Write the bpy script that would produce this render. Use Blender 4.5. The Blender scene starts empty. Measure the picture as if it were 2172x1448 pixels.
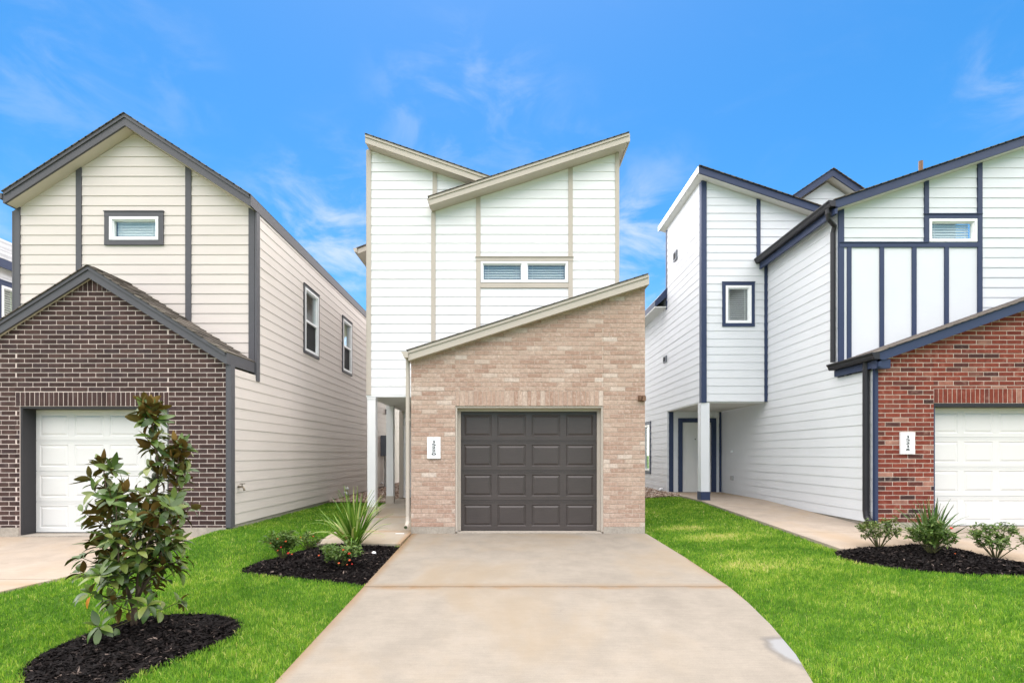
import bpy, bmesh, math, random
import numpy as np
from mathutils import Vector, Matrix

random.seed(7)
rng = np.random.default_rng(7)
R = math.radians
S = bpy.context.scene
COL = S.collection

# ------------------------------------------------------------------ camera
F = 1086.0            # focal length in photograph pixels (2172 wide)
CX, CY = 1076.0, 963.0  # vanishing point of the street-facing depth lines
EYE = 1.33
cam = bpy.data.cameras.new('camera')
cam.sensor_width = 36.0
cam.lens = 18.0
cam.shift_x = (1086.0 - CX) / 2172.0
cam.shift_y = (CY - 724.0) / 2172.0
cam.clip_start = 0.05
cam.clip_end = 2000
camo = bpy.data.objects.new('camera', cam)
COL.objects.link(camo)
camo.location = (0, 0, EYE)
camo.rotation_euler = (R(90), 0, 0)
S.camera = camo

# ------------------------------------------------------------------ sky, sun, exposure
SUN_EL = 76.0
SUN_X, SUN_Y = -0.15, 0.98        # horizontal direction towards the veiled, very soft sun (high, beyond the houses)
W = bpy.data.worlds.new('World')
S.world = W
W.use_nodes = True
wn = W.node_tree.nodes
wl = W.node_tree.links
wn.clear()
w_out = wn.new('ShaderNodeOutputWorld')
w_bg = wn.new('ShaderNodeBackground')
w_sky = wn.new('ShaderNodeTexSky')
w_sky.sky_type = 'NISHITA'
w_sky.sun_disc = False
w_sky.sun_elevation = R(SUN_EL)
w_sky.sun_rotation = math.atan2(SUN_X, SUN_Y)
w_sky.air_density = 1.0
w_sky.dust_density = 0.6
w_sky.ozone_density = 2.0
w_bg.inputs['Strength'].default_value = 0.082
w_hs = wn.new('ShaderNodeHueSaturation')
w_hs.inputs['Hue'].default_value = 0.496
w_hs.inputs['Saturation'].default_value = 1.44
w_hs.inputs['Value'].default_value = 1.0
wl.new(w_sky.outputs['Color'], w_hs.inputs['Color'])
w_tc = wn.new('ShaderNodeTexCoord')


def wmath(op, a, b=None, clamp=False):
    n = wn.new('ShaderNodeMath')
    n.operation = op
    n.use_clamp = clamp
    for i, v in enumerate((a, b)):
        if v is None:
            continue
        if isinstance(v, (int, float)):
            n.inputs[i].default_value = v
        else:
            wl.new(v, n.inputs[i])
    return n.outputs[0]


def wnoise(scale, detail, rough, dist, stretch, rot=(0, 0, 0)):
    mp = wn.new('ShaderNodeMapping')
    mp.inputs['Scale'].default_value = stretch
    mp.inputs['Rotation'].default_value = rot
    wl.new(w_tc.outputs['Generated'], mp.inputs['Vector'])
    n = wn.new('ShaderNodeTexNoise')
    n.inputs['Scale'].default_value = scale
    n.inputs['Detail'].default_value = detail
    n.inputs['Roughness'].default_value = rough
    n.inputs['Distortion'].default_value = dist
    wl.new(mp.outputs['Vector'], n.inputs['Vector'])
    return n.outputs['Fac']


def wramp(x, lo, hi):
    n = wn.new('ShaderNodeMapRange')
    n.interpolation_type = 'SMOOTHSTEP'
    n.inputs['From Min'].default_value = lo
    n.inputs['From Max'].default_value = hi
    wl.new(x, n.inputs['Value'])
    return n.outputs['Result']


def sky_dir(px, py):
    return Vector(((px - CX) / F, 1.0, (CY - py) / F)).normalized()


# thin cirrus drifting over the whole sky, thicker where the clouds of the day stand
w_cirrus = wramp(wnoise(3.2, 9, 0.62, 0.9, (1.0, 1.3, 2.6), (0.2, 0.5, 0.3)), 0.50, 0.86)
w_puff = wramp(wnoise(7.5, 9, 0.58, 0.5, (1, 1, 1.9), (0, 0.25, 0)), 0.42, 0.72)
w_total = None
for (px, py, rad, amt) in ((955, 240, 0.17, 0.34), (1080, 215, 0.13, 0.26), (710, 545, 0.22, 0.8),
                           (1350, 545, 0.20, 0.75), (2150, 150, 0.10, 0.3), (1400, 420, 0.11, 0.3),
                           (60, 110, 0.20, 0.20), (310, 150, 0.15, 0.15), (730, 380, 0.13, 0.22),
                           (1150, 350, 0.18, 0.16), (700, 690, 0.2, 0.75), (-500, 500, 0.3, 0.8), (2700, 480, 0.3, 0.8)):
    dn = wn.new('ShaderNodeVectorMath')
    dn.operation = 'DISTANCE'
    wl.new(w_tc.outputs['Generated'], dn.inputs[0])
    dn.inputs[1].default_value = sky_dir(px, py)
    m = wmath('MULTIPLY', wramp(dn.outputs['Value'], rad, 0.0), amt)
    w_total = m if w_total is None else wmath('MAXIMUM', w_total, m)
w_c1 = wmath('MULTIPLY', w_puff, w_total)
w_c2 = wmath('MULTIPLY', w_cirrus, 0.05)
w_cl = wmath('MAXIMUM', w_c1, w_c2)
w_mix = wn.new('ShaderNodeMixRGB')
w_mix.inputs['Color2'].default_value = (4.6, 4.75, 4.9, 1)
wl.new(w_cl, w_mix.inputs['Fac'])
wl.new(w_hs.outputs['Color'], w_mix.inputs['Color1'])
wl.new(w_mix.outputs['Color'], w_bg.inputs['Color'])
wl.new(w_bg.outputs['Background'], w_out.inputs['Surface'])

sun = bpy.data.lights.new('sun', 'SUN')
sun.energy = 4.9
sun.angle = R(160)
sun.color = (1.0, 0.905, 0.79)
suno = bpy.data.objects.new('sun', sun)
COL.objects.link(suno)
hl = math.hypot(SUN_X, SUN_Y)
sdir = Vector((SUN_X / hl * math.cos(R(SUN_EL)), SUN_Y / hl * math.cos(R(SUN_EL)), math.sin(R(SUN_EL))))
suno.rotation_euler = sdir.to_track_quat('Z', 'Y').to_euler()
suno.location = (0, -5, 20)

S.view_settings.view_transform = 'Standard'
S.view_settings.look = 'None'
S.view_settings.gamma = 1.0
S.view_settings.use_curve_mapping = False
S.view_settings.exposure = 1.38
S.render.engine = 'CYCLES'
S.cycles.max_bounces = 8
S.cycles.diffuse_bounces = 4
S.cycles.transparent_max_bounces = 12


# ------------------------------------------------------------------ pixel -> place
def PX(px, Y):
    return (px - CX) * Y / F


def PZ(py, Y):
    return EYE + (CY - py) * Y / F


def sst(a, b, x):
    t = np.clip((x - a) / (b - a), 0, 1)
    return t * t * (3 - 2 * t)


def g(x, y):
    """height of the lots: falls 4 % towards the street, a swell against the left house"""
    yy = np.clip(y, -1.5, 12)
    base = 0.04 * (yy - 8.64)
    base = base + 0.10 * sst(2.4, 5.2, x) + 0.03 * sst(-4.0, -5.0, x)
    w = sst(-2.7, -4.1, x) * sst(5.6, 8.0, y) * (1 - sst(-4.50, -4.95, x))
    return base + w * np.maximum(0, 0.14 - base)


def ground_at(px, py):
    lo, hi = 1.0, 60.0
    for _ in range(50):
        Y = (lo + hi) / 2
        if PZ(py, Y) > float(g(PX(px, Y), Y)):
            lo = Y
        else:
            hi = Y
    return (PX(px, lo), lo)


# ------------------------------------------------------------------ materials
def lin(r, gg, b):
    f = lambda c: ((c / 255 + 0.055) / 1.055) ** 2.4 if c > 10 else c / 255 / 12.92
    return (f(r), f(gg), f(b))


class Mat:
    def __init__(s, name):
        s.m = bpy.data.materials.new(name)
        s.m.use_nodes = True
        s.n = s.m.node_tree.nodes
        s.l = s.m.node_tree.links
        s.b = s.n['Principled BSDF']
        s.out = s.n['Material Output']
        s.geo = s.n.new('ShaderNodeNewGeometry')

    def math(s, op, a, b=None, clamp=False):
        n = s.n.new('ShaderNodeMath')
        n.operation = op
        n.use_clamp = clamp
        for i, v in enumerate((a, b)):
            if v is None:
                continue
            if isinstance(v, (int, float)):
                n.inputs[i].default_value = v
            else:
                s.l.new(v, n.inputs[i])
        return n.outputs[0]

    def noise(s, scale, detail=4, rough=0.55, stretch=(1, 1, 1), dist=0.0):
        mp = s.n.new('ShaderNodeMapping')
        mp.inputs['Scale'].default_value = stretch
        s.l.new(s.geo.outputs['Position'], mp.inputs['Vector'])
        n = s.n.new('ShaderNodeTexNoise')
        n.inputs['Scale'].default_value = scale
        n.inputs['Detail'].default_value = detail
        n.inputs['Roughness'].default_value = rough
        n.inputs['Distortion'].default_value = dist
        s.l.new(mp.outputs['Vector'], n.inputs['Vector'])
        return n.outputs['Fac']

    def ramp(s, x, lo, hi, a=0.0, b=1.0):
        n = s.n.new('ShaderNodeMapRange')
        n.interpolation_type = 'SMOOTHSTEP'
        n.inputs['From Min'].default_value = lo
        n.inputs['From Max'].default_value = hi
        n.inputs['To Min'].default_value = a
        n.inputs['To Max'].default_value = b
        s.l.new(x, n.inputs['Value'])
        return n.outputs['Result']

    def mix(s, fac, c1, c2, mode='MIX'):
        n = s.n.new('ShaderNodeMixRGB')
        n.blend_type = mode
        for k, v in (('Fac', fac), ('Color1', c1), ('Color2', c2)):
            if isinstance(v, (int, float)):
                n.inputs[k].default_value = v
            elif isinstance(v, (tuple, list)):
                n.inputs[k].default_value = (v[0], v[1], v[2], 1)
            else:
                s.l.new(v, n.inputs[k])
        return n.outputs['Color']

    def cramp(s, fac, stops, const=False):
        n = s.n.new('ShaderNodeValToRGB')
        e = n.color_ramp.elements
        if const:
            n.color_ramp.interpolation = 'CONSTANT'
        while len(e) < len(stops):
            e.new(0.5)
        for i, (p, c) in enumerate(stops):
            e[i].position = p
            e[i].color = (c[0], c[1], c[2], 1)
        s.l.new(fac, n.inputs['Fac'])
        return n.outputs['Color']

    def gray(s, x):
        n = s.n.new('ShaderNodeCombineXYZ')
        for k in 'XYZ':
            s.l.new(x, n.inputs[k])
        return n.outputs['Vector']

    def rnd(s):
        """random number of the object, shifted by a mesh attribute where many pieces share a mesh"""
        o = s.n.new('ShaderNodeObjectInfo')
        a = s.n.new('ShaderNodeAttribute')
        a.attribute_name = 'rnd'
        return s.math('FRACT', s.math('ADD', o.outputs['Random'], a.outputs['Fac']))

    def bump(s, h, strength, dist=0.01):
        n = s.n.new('ShaderNodeBump')
        n.inputs['Strength'].default_value = strength
        n.inputs['Distance'].default_value = dist
        s.l.new(h, n.inputs['Height'])
        s.l.new(n.outputs['Normal'], s.b.inputs['Normal'])

    def col(s, c):
        if isinstance(c, tuple):
            s.b.inputs['Base Color'].default_value = (c[0], c[1], c[2], 1)
        else:
            s.l.new(c, s.b.inputs['Base Color'])


def paint(name, c, rough=0.55, var=0.05, objvar=0.03, grain=None, bump=0.12, spec=0.3, metal=0.0):
    m = Mat(name)
    n1 = m.noise(1.3, 5, 0.6)
    n2 = m.noise(22, 4, 0.6, grain or (1, 1, 1))
    k = m.math('ADD', m.ramp(n1, 0.25, 0.75, 1 - var, 1 + var * 0.6), m.ramp(n2, 0.3, 0.7, -var * 0.4, var * 0.4))
    if objvar:
        k = m.math('ADD', k, m.math('MULTIPLY', m.math('SUBTRACT', m.rnd(), 0.5), 2 * objvar))
    m.col(m.mix(1.0, c, m.gray(k), 'MULTIPLY'))
    m.b.inputs['Roughness'].default_value = rough
    m.b.inputs['Specular IOR Level'].default_value = spec
    m.b.inputs['Metallic'].default_value = metal
    if bump:
        m.bump(n2, bump, 0.004)
    return m.m


MT = {}
HG = (0.25, 0.25, 6)
MT['white_siding'] = paint('white_siding', (0.76, 0.76, 0.765), 0.5, 0.025, 0.012, HG)
MT['cream_siding'] = paint('cream_siding', (0.62, 0.558, 0.515), 0.55, 0.03, 0.012, HG)
MT['ice_siding'] = paint('ice_siding', (0.645, 0.66, 0.685), 0.55, 0.025, 0.012, HG)
MT['beige_trim'] = paint('beige_trim', (0.47, 0.42, 0.36), 0.55, 0.04, 0.02)
MT['grey_trim'] = paint('grey_trim', (0.085, 0.083, 0.092), 0.55, 0.06, 0.03)
MT['navy_trim'] = paint('navy_trim', (0.028, 0.042, 0.092), 0.5, 0.06, 0.03)
MT['black_metal'] = paint('black_metal', (0.018, 0.017, 0.021), 0.45, 0.08, 0.0, spec=0.35)
MT['white_vinyl'] = paint('white_vinyl', (0.80, 0.81, 0.82), 0.35, 0.02, 0.0, bump=0)
MT['white_door'] = paint('white_door', (0.67, 0.665, 0.645), 0.45, 0.025, 0.008, (0.4, 0.4, 10), 0.15)
MT['cream_soffit'] = paint('cream_soffit', (0.58, 0.525, 0.455), 0.6, 0.03, 0.0)
MT['beige_soffit'] = paint('beige_soffit', (0.52, 0.47, 0.41), 0.6, 0.03, 0.0)
MT['grey_soffit'] = paint('grey_soffit', (0.62, 0.62, 0.60), 0.6, 0.03, 0.0)
MT['meter_grey'] = paint('meter_grey', (0.13, 0.145, 0.17), 0.45, 0.05, 0.0)
MT['conduit_grey'] = paint('conduit_grey', (0.40, 0.40, 0.39), 0.5, 0.05, 0.0)
MT['brass'] = paint('brass', (0.24, 0.20, 0.15), 0.4, 0.1, 0.0, metal=0.6)
MT['rust_brown'] = paint('rust_brown', (0.16, 0.09, 0.055), 0.6, 0.15, 0.0)
MT['shaded_jamb'] = paint('shaded_jamb', (0.040, 0.038, 0.041), 0.55, 0.06, 0.0)  # shaded copy of the grey trim paint, for the left garage jamb
MT['ink'] = paint('ink', (0.015, 0.015, 0.018), 0.4, 0, 0, bump=0)
MT['plaque_groove'] = paint('plaque_groove', (0.55, 0.55, 0.54), 0.5, 0.0, 0.0, bump=0)
MT['dark_void'] = paint('dark_void', (0.012, 0.012, 0.014), 0.8, 0, 0, bump=0)
MT['pipe_inside'] = paint('pipe_inside', (0.05, 0.07, 0.03), 0.8, 0.1, 0, bump=0)
MT['plain_wall'] = paint('plain_wall', (0.3, 0.29, 0.28), 0.8, 0.03, 0)
MT['screen'] = paint('screen', (0.02, 0.022, 0.024), 0.7, 0.05, 0.0, bump=0)
MT['blind'] = paint('blind', (0.84, 0.83, 0.80), 0.5, 0.02, 0.0, bump=0)


def brown_door():
    m = Mat('brown_door')
    n = m.noise(9, 6, 0.65, (0.5, 0.5, 26))
    n2 = m.noise(2.2, 5, 0.6)
    scr = m.ramp(m.noise(3.0, 8, 0.7, (9, 1, 1.4), 0.6), 0.70, 0.76)
    k = m.math('ADD', m.ramp(n, 0.3, 0.7, 0.86, 1.08), m.ramp(n2, 0.3, 0.7, -0.06, 0.06))
    c = m.mix(1.0, (0.056, 0.045, 0.042), m.gray(k), 'MULTIPLY')
    c = m.mix(m.math('MULTIPLY', scr, 0.18), c, (0.3, 0.27, 0.25))
    m.col(c)
    m.b.inputs['Roughness'].default_value = 0.42
    m.b.inputs['Specular IOR Level'].default_value = 0.5
    m.bump(n, 0.25, 0.004)
    return m.m


MT['brown_door'] = brown_door()


def glass(name, tint=(0.9, 0.97, 0.96), lo=0.10):
    m = Mat(name)
    m.n.remove(m.b)
    t = m.n.new('ShaderNodeBsdfTransparent')
    t.inputs['Color'].default_value = (*tint, 1)
    gl = m.n.new('ShaderNodeBsdfGlossy')
    gl.inputs['Roughness'].default_value = 0.02
    gl.inputs['Color'].default_value = (0.92, 0.96, 1, 1)
    fr = m.n.new('ShaderNodeLayerWeight')
    fr.inputs['Blend'].default_value = 0.5
    sch = m.math('POWER', fr.outputs['Facing'], 5.0)
    mx = m.n.new('ShaderNodeMixShader')
    m.l.new(m.math('ADD', m.math('MULTIPLY', sch, 0.9), lo, True), mx.inputs['Fac'])
    m.l.new(t.outputs[0], mx.inputs[1])
    m.l.new(gl.outputs[0], mx.inputs[2])
    m.l.new(mx.outputs[0], m.out.inputs['Surface'])
    return m.m


MT['glass'] = glass('glass', (0.93, 0.96, 0.95), 0.10)


def brick_mat(name, stops, smear, smear_amt, rough=0.85, fine=9):
    m = Mat(name)
    base = m.cramp(m.rnd(), stops)
    n = m.noise(fine, 7, 0.7)
    n2 = m.noise(60, 5, 0.7)
    n3 = m.noise(2.3, 5, 0.6)
    k = m.math('ADD', m.ramp(n, 0.25, 0.75, 0.80, 1.16), m.ramp(n2, 0.3, 0.7, -0.13, 0.13))
    c = m.mix(1.0, base, m.gray(k), 'MULTIPLY')
    s = m.math('MULTIPLY', m.ramp(n, 0.50, 0.74), m.ramp(n3, 0.42, 0.68, 0.25, 1.0))
    c = m.mix(m.math('MULTIPLY', s, smear_amt), c, smear)
    m.col(c)
    m.b.inputs['Roughness'].default_value = rough
    m.b.inputs['Specular IOR Level'].default_value = 0.2
    m.bump(m.math('ADD', n2, m.math('MULTIPLY', n, 0.6)), 0.5, 0.006)
    return m.m


MT['tan_brick'] = brick_mat('tan_brick', [(0.0, (0.345, 0.222, 0.168)), (0.25, (0.405, 0.280, 0.218)), (0.5, (0.45, 0.332, 0.264)),
                                          (0.72, (0.375, 0.252, 0.196)), (0.92, (0.46, 0.348, 0.280)), (1.0, (0.54, 0.45, 0.385))], (0.64, 0.57, 0.51), 0.8, fine=24)
MT['dark_brick'] = brick_mat('dark_brick', [(0.0, (0.042, 0.024, 0.022)), (0.4, (0.058, 0.033, 0.030)), (0.75, (0.074, 0.042, 0.037)),
                                            (1.0, (0.046, 0.029, 0.030))], (0.22, 0.17, 0.15), 0.22)
MT['red_brick'] = brick_mat('red_brick', [(0.0, (0.165, 0.034, 0.021)), (0.35, (0.205, 0.046, 0.028)), (0.60, (0.135, 0.028, 0.019)),
                                          (0.72, (0.24, 0.075, 0.050)), (0.80, (0.33, 0.17, 0.125)), (0.85, (0.11, 0.032, 0.024)),
                                          (0.91, (0.036, 0.022, 0.022)), (1.0, (0.175, 0.038, 0.024))], (0.50, 0.36, 0.28), 0.40)


def mortar(name, c, var=0.12):
    m = Mat(name)
    n = m.noise(30, 5, 0.7)
    n2 = m.noise(3, 4, 0.6)
    k = m.math('ADD', m.ramp(n, 0.25, 0.75, 1 - var, 1 + var * .5), m.ramp(n2, 0.3, 0.7, -var * .5, var * .5))
    m.col(m.mix(1.0, c, m.gray(k), 'MULTIPLY'))
    m.b.inputs['Roughness'].default_value = 0.95
    m.bump(n, 0.6, 0.006)
    return m.m


MT['tan_mortar'] = mortar('tan_mortar', (0.49, 0.395, 0.325))
MT['pale_mortar'] = mortar('pale_mortar', (0.62, 0.52, 0.475))
MT['cream_mortar'] = mortar('cream_mortar', (0.60, 0.50, 0.42))
MT['foundation'] = mortar('foundation', (0.36, 0.32, 0.27), 0.2)


def shingle_mat(name, stops):
    m = Mat(name)
    base = m.cramp(m.rnd(), stops)
    n = m.noise(150, 3, 0.7)
    n2 = m.noise(7, 4, 0.6)
    k = m.math('ADD', m.ramp(n, 0.25, 0.75, 0.7, 1.3), m.ramp(n2, 0.3, 0.7, -0.18, 0.18))
    m.col(m.mix(1.0, base, m.gray(k), 'MULTIPLY'))
    m.b.inputs['Roughness'].default_value = 0.95
    m.bump(n, 0.5, 0.004)
    return m.m


MT['brown_shingle'] = shingle_mat('brown_shingle', [(0, (0.075, 0.062, 0.052)), (0.5, (0.12, 0.10, 0.085)), (1, (0.17, 0.145, 0.12))])
MT['grey_shingle'] = shingle_mat('grey_shingle', [(0, (0.16, 0.165, 0.17)), (0.5, (0.23, 0.235, 0.24)), (1, (0.30, 0.30, 0.31))])


def concrete(name, c, stain, joints=(), edges=(), patch=None):
    """joints: y positions with rusty run-off; edges: x positions with rusty band"""
    m = Mat(name)
    sep = m.n.new('ShaderNodeSeparateXYZ')
    m.l.new(m.geo.outputs['Position'], sep.inputs[0])
    n1 = m.noise(0.55, 6, 0.6, (1, 0.6, 1), 0.4)
    n2 = m.noise(3.2, 6, 0.65)
    n3 = m.noise(30, 6, 0.8, (0.12, 3.5, 1))
    n4 = m.noise(110, 4, 0.8)
    k = m.math('ADD', m.ramp(n1, 0.3, 0.7, 0.88, 1.08), m.ramp(n2, 0.3, 0.7, -0.08, 0.08))
    k = m.math('ADD', k, m.ramp(n3, 0.3, 0.7, -0.075, 0.075))
    k = m.math('ADD', k, m.ramp(n4, 0.3, 0.7, -0.075, 0.075))
    col = m.mix(1.0, c, m.gray(k), 'MULTIPLY')
    col = m.mix(m.ramp(n1, 0.44, 0.64, 0.0, 0.75), col, (c[0] * 0.93, c[1] * 0.83, c[2] * 0.68))
    col = m.mix(m.ramp(n2, 0.60, 0.75, 0.0, 0.22), col, (c[0] * 1.15, c[1] * 1.18, c[2] * 1.25))
    st = None
    wob = m.math('MULTIPLY', m.math('SUBTRACT', n2, 0.5), 0.16)
    for y in joints:
        d = m.math('ABSOLUTE', m.math('SUBTRACT', m.math('ADD', sep.outputs['Y'], wob), y))
        r = m.math('MULTIPLY', m.ramp(d, 0.16, 0.0), m.ramp(n2, 0.35, 0.70, 0.30, 1.0))
        st = r if st is None else m.math('MAXIMUM', st, r)
    for (x, wd) in edges:
        d = m.math('ABSOLUTE', m.math('SUBTRACT', m.math('ADD', sep.outputs['X'], m.math('MULTIPLY', wob, 0.3)), x))
        r = m.math('MULTIPLY', m.ramp(d, wd, 0.0), m.ramp(n1, 0.25, 0.6, 0.55, 1.0))
        st = r if st is None else m.math('MAXIMUM', st, r)
    if st is not None:
        col = m.mix(m.math('MULTIPLY', st, 0.92), col, stain)
    # small dark scuffs
    sc = m.math('MULTIPLY', m.ramp(m.noise(2.1, 9, 0.78), 0.63, 0.74), 0.5)
    col = m.mix(sc, col, (c[0] * 0.55, c[1] * 0.5, c[2] * 0.45))
    if patch:
        px_, py_, rx, ry = patch
        dx = m.math('DIVIDE', m.math('SUBTRACT', sep.outputs['X'], px_), rx)
        dy = m.math('DIVIDE', m.math('SUBTRACT', sep.outputs['Y'], py_), ry)
        dd = m.math('SQRT', m.math('ADD', m.math('MULTIPLY', dx, dx), m.math('MULTIPLY', dy, dy)))
        dd = m.math('ADD', dd, m.math('MULTIPLY', m.math('SUBTRACT', n2, 0.5), 0.9))
        rim = m.math('MULTIPLY', m.ramp(dd, 1.25, 0.95), 0.75)
        col = m.mix(rim, col, (0.125, 0.118, 0.110))
        col = m.mix(m.ramp(dd, 0.98, 0.70), col, (0.218, 0.222, 0.226))
    m.col(col)
    m.b.inputs['Roughness'].default_value = 0.82
    m.b.inputs['Specular IOR Level'].default_value = 0.25
    m.bump(m.math('ADD', n3, n4), 0.25, 0.004)
    return m.m


CONC = (0.238, 0.212, 0.176)
MT['drive_concrete'] = concrete('drive_concrete', CONC, (0.20, 0.130, 0.070), (5.627,), ((-1.585, 0.13), (2.46, 0.10)), (2.24, 3.92, 0.20, 0.30))
MT['walk_concrete'] = concrete('walk_concrete', (0.34, 0.305, 0.255), (0.30, 0.20, 0.12), (8.70, 10.2), ((-1.62, 0.10),))
MT['side_concrete'] = concrete('side_concrete', (0.34, 0.285, 0.23), (0.30, 0.205, 0.125), (5.6,), ())
MT['road_concrete'] = concrete('road_concrete', (0.36, 0.34, 0.32), (0.3, 0.26, 0.2), (), ())
MT['joint_dark'] = mortar('joint_dark', (0.05, 0.032, 0.02))


def soil(name, c, c2, scale=20):
    m = Mat(name)
    n = m.noise(scale, 6, 0.7)
    n2 = m.noise(1.1, 4, 0.6)
    m.col(m.mix(m.ramp(m.math('ADD', n, m.math('MULTIPLY', m.math('SUBTRACT', n2, .5), .4)), 0.35, 0.65), c, c2))
    m.b.inputs['Roughness'].default_value = 1.0
    m.b.inputs['Specular IOR Level'].default_value = 0.05
    m.bump(n, 0.8, 0.02)
    return m.m


MT['lawn_soil'] = soil('lawn_soil', (0.05, 0.10, 0.014), (0.085, 0.165, 0.022), 45)
MT['mulch'] = soil('mulch', (0.004, 0.0032, 0.0032), (0.009, 0.007, 0.007), 60)


def mulch_chip():
    m = Mat('mulch_chip')
    a = m.n.new('ShaderNodeAttribute')
    a.attribute_name = 'rnd'
    m.col(m.cramp(a.outputs['Fac'], [(0, (0.0035, 0.0028, 0.0028)), (0.75, (0.010, 0.0078, 0.0075)), (0.95, (0.030, 0.022, 0.019)),
                                     (1, (0.20, 0.155, 0.13))]))
    m.b.inputs['Roughness'].default_value = 0.75
    m.b.inputs['Specular IOR Level'].default_value = 0.12
    return m.m


MT['mulch_chip'] = mulch_chip()


def gravel_mat():
    m = Mat('gravel')
    a = m.n.new('ShaderNodeAttribute')
    a.attribute_name = 'rnd'
    m.col(m.cramp(a.outputs['Fac'], [(0, (0.12, 0.07, 0.045)), (0.4, (0.26, 0.17, 0.115)), (0.7, (0.38, 0.28, 0.21)), (1, (0.55, 0.48, 0.42))]))
    m.b.inputs['Roughness'].default_value = 0.7
    return m.m


MT['gravel'] = gravel_mat()


def leafy(name, attr_stops=None, col=None, trans=0.35, rough=0.5, spec=0.3, rnd=False):
    m = Mat(name)
    if attr_stops:
        if rnd:
            f = m.rnd()
        else:
            a = m.n.new('ShaderNodeAttribute')
            a.attribute_name = 'rnd'
            f = a.outputs['Fac']
        c = m.cramp(f, attr_stops)
    else:
        c = m.mix(1.0, col, m.gray(m.ramp(m.noise(25, 4, 0.6), 0.3, 0.7, 0.8, 1.2)), 'MULTIPLY')
    m.col(c)
    m.b.inputs['Roughness'].default_value = rough
    m.b.inputs['Specular IOR Level'].default_value = spec
    if trans:
        t = m.n.new('ShaderNodeBsdfTranslucent')
        m.l.new(m.mix(1.0, c, (1.15, 1.2, 0.6), 'MULTIPLY'), t.inputs['Color'])
        mx = m.n.new('ShaderNodeMixShader')
        mx.inputs['Fac'].default_value = trans
        m.l.new(m.b.outputs[0], mx.inputs[1])
        m.l.new(t.outputs[0], mx.inputs[2])
        m.l.new(mx.outputs[0], m.out.inputs['Surface'])
    return m.m


MT['grass'] = leafy('grass', [(0, (0.048, 0.145, 0.012)), (0.3, (0.110, 0.255, 0.021)), (0.55, (0.21, 0.365, 0.038)), (0.8, (0.40, 0.48, 0.088)), (1, (0.64, 0.56, 0.26))],
                    trans=0.45, rough=0.55, spec=0.25)
MT['magnolia_top'] = leafy('magnolia_top', [(0, (0.030, 0.064, 0.010)), (0.5, (0.064, 0.115, 0.018)), (0.8, (0.115, 0.165, 0.030)), (1, (0.18, 0.21, 0.05))],
                           trans=0.12, rough=0.36, spec=0.4, rnd=True)
MT['magnolia_under'] = leafy('magnolia_under', [(0, (0.13, 0.075, 0.020)), (0.5, (0.21, 0.125, 0.032)), (1, (0.16, 0.14, 0.045))], trans=0.08, rough=0.7, spec=0.15, rnd=True)
MT['orange_leaf'] = leafy('orange_leaf', None, (0.55, 0.22, 0.02), 0.2)
MT['bark'] = leafy('bark', None, (0.12, 0.085, 0.06), 0.0, 0.9, 0.1)
MT['twig'] = leafy('twig', None, (0.075, 0.075, 0.03), 0.0, 0.8, 0.1)
MT['blade_green'] = leafy('blade_green', [(0, (0.06, 0.14, 0.016)), (0.45, (0.115, 0.225, 0.028)), (0.75, (0.22, 0.33, 0.06)), (0.93, (0.48, 0.52, 0.22)), (1, (0.30, 0.25, 0.11))],
                          trans=0.25, rough=0.45, rnd=True)
MT['blade_dark'] = leafy('blade_dark', [(0, (0.035, 0.085, 0.02)), (0.6, (0.06, 0.125, 0.03)), (0.88, (0.13, 0.17, 0.05)), (1, (0.25, 0.20, 0.10))],
                         trans=0.2, rough=0.45, rnd=True)
MT['rose_leaf'] = leafy('rose_leaf', [(0, (0.04, 0.088, 0.016)), (0.5, (0.09, 0.155, 0.030)), (0.9, (0.18, 0.24, 0.06)), (1, (0.32, 0.28, 0.13))], trans=0.25, rough=0.5)
MT['rose_leaf_pale'] = leafy('rose_leaf_pale', [(0, (0.045, 0.085, 0.018)), (0.5, (0.10, 0.15, 0.035)), (0.85, (0.20, 0.22, 0.07)), (1, (0.34, 0.27, 0.13))], trans=0.25, rough=0.55)
MT['red_petal'] = leafy('red_petal', None, (0.55, 0.035, 0.022), 0.2, 0.5)
MT['orange_petal'] = leafy('orange_petal', None, (0.50, 0.10, 0.03), 0.2, 0.5)
MT['pink_petal'] = leafy('pink_petal', None, (0.80, 0.12, 0.25), 0.2, 0.5)


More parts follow.
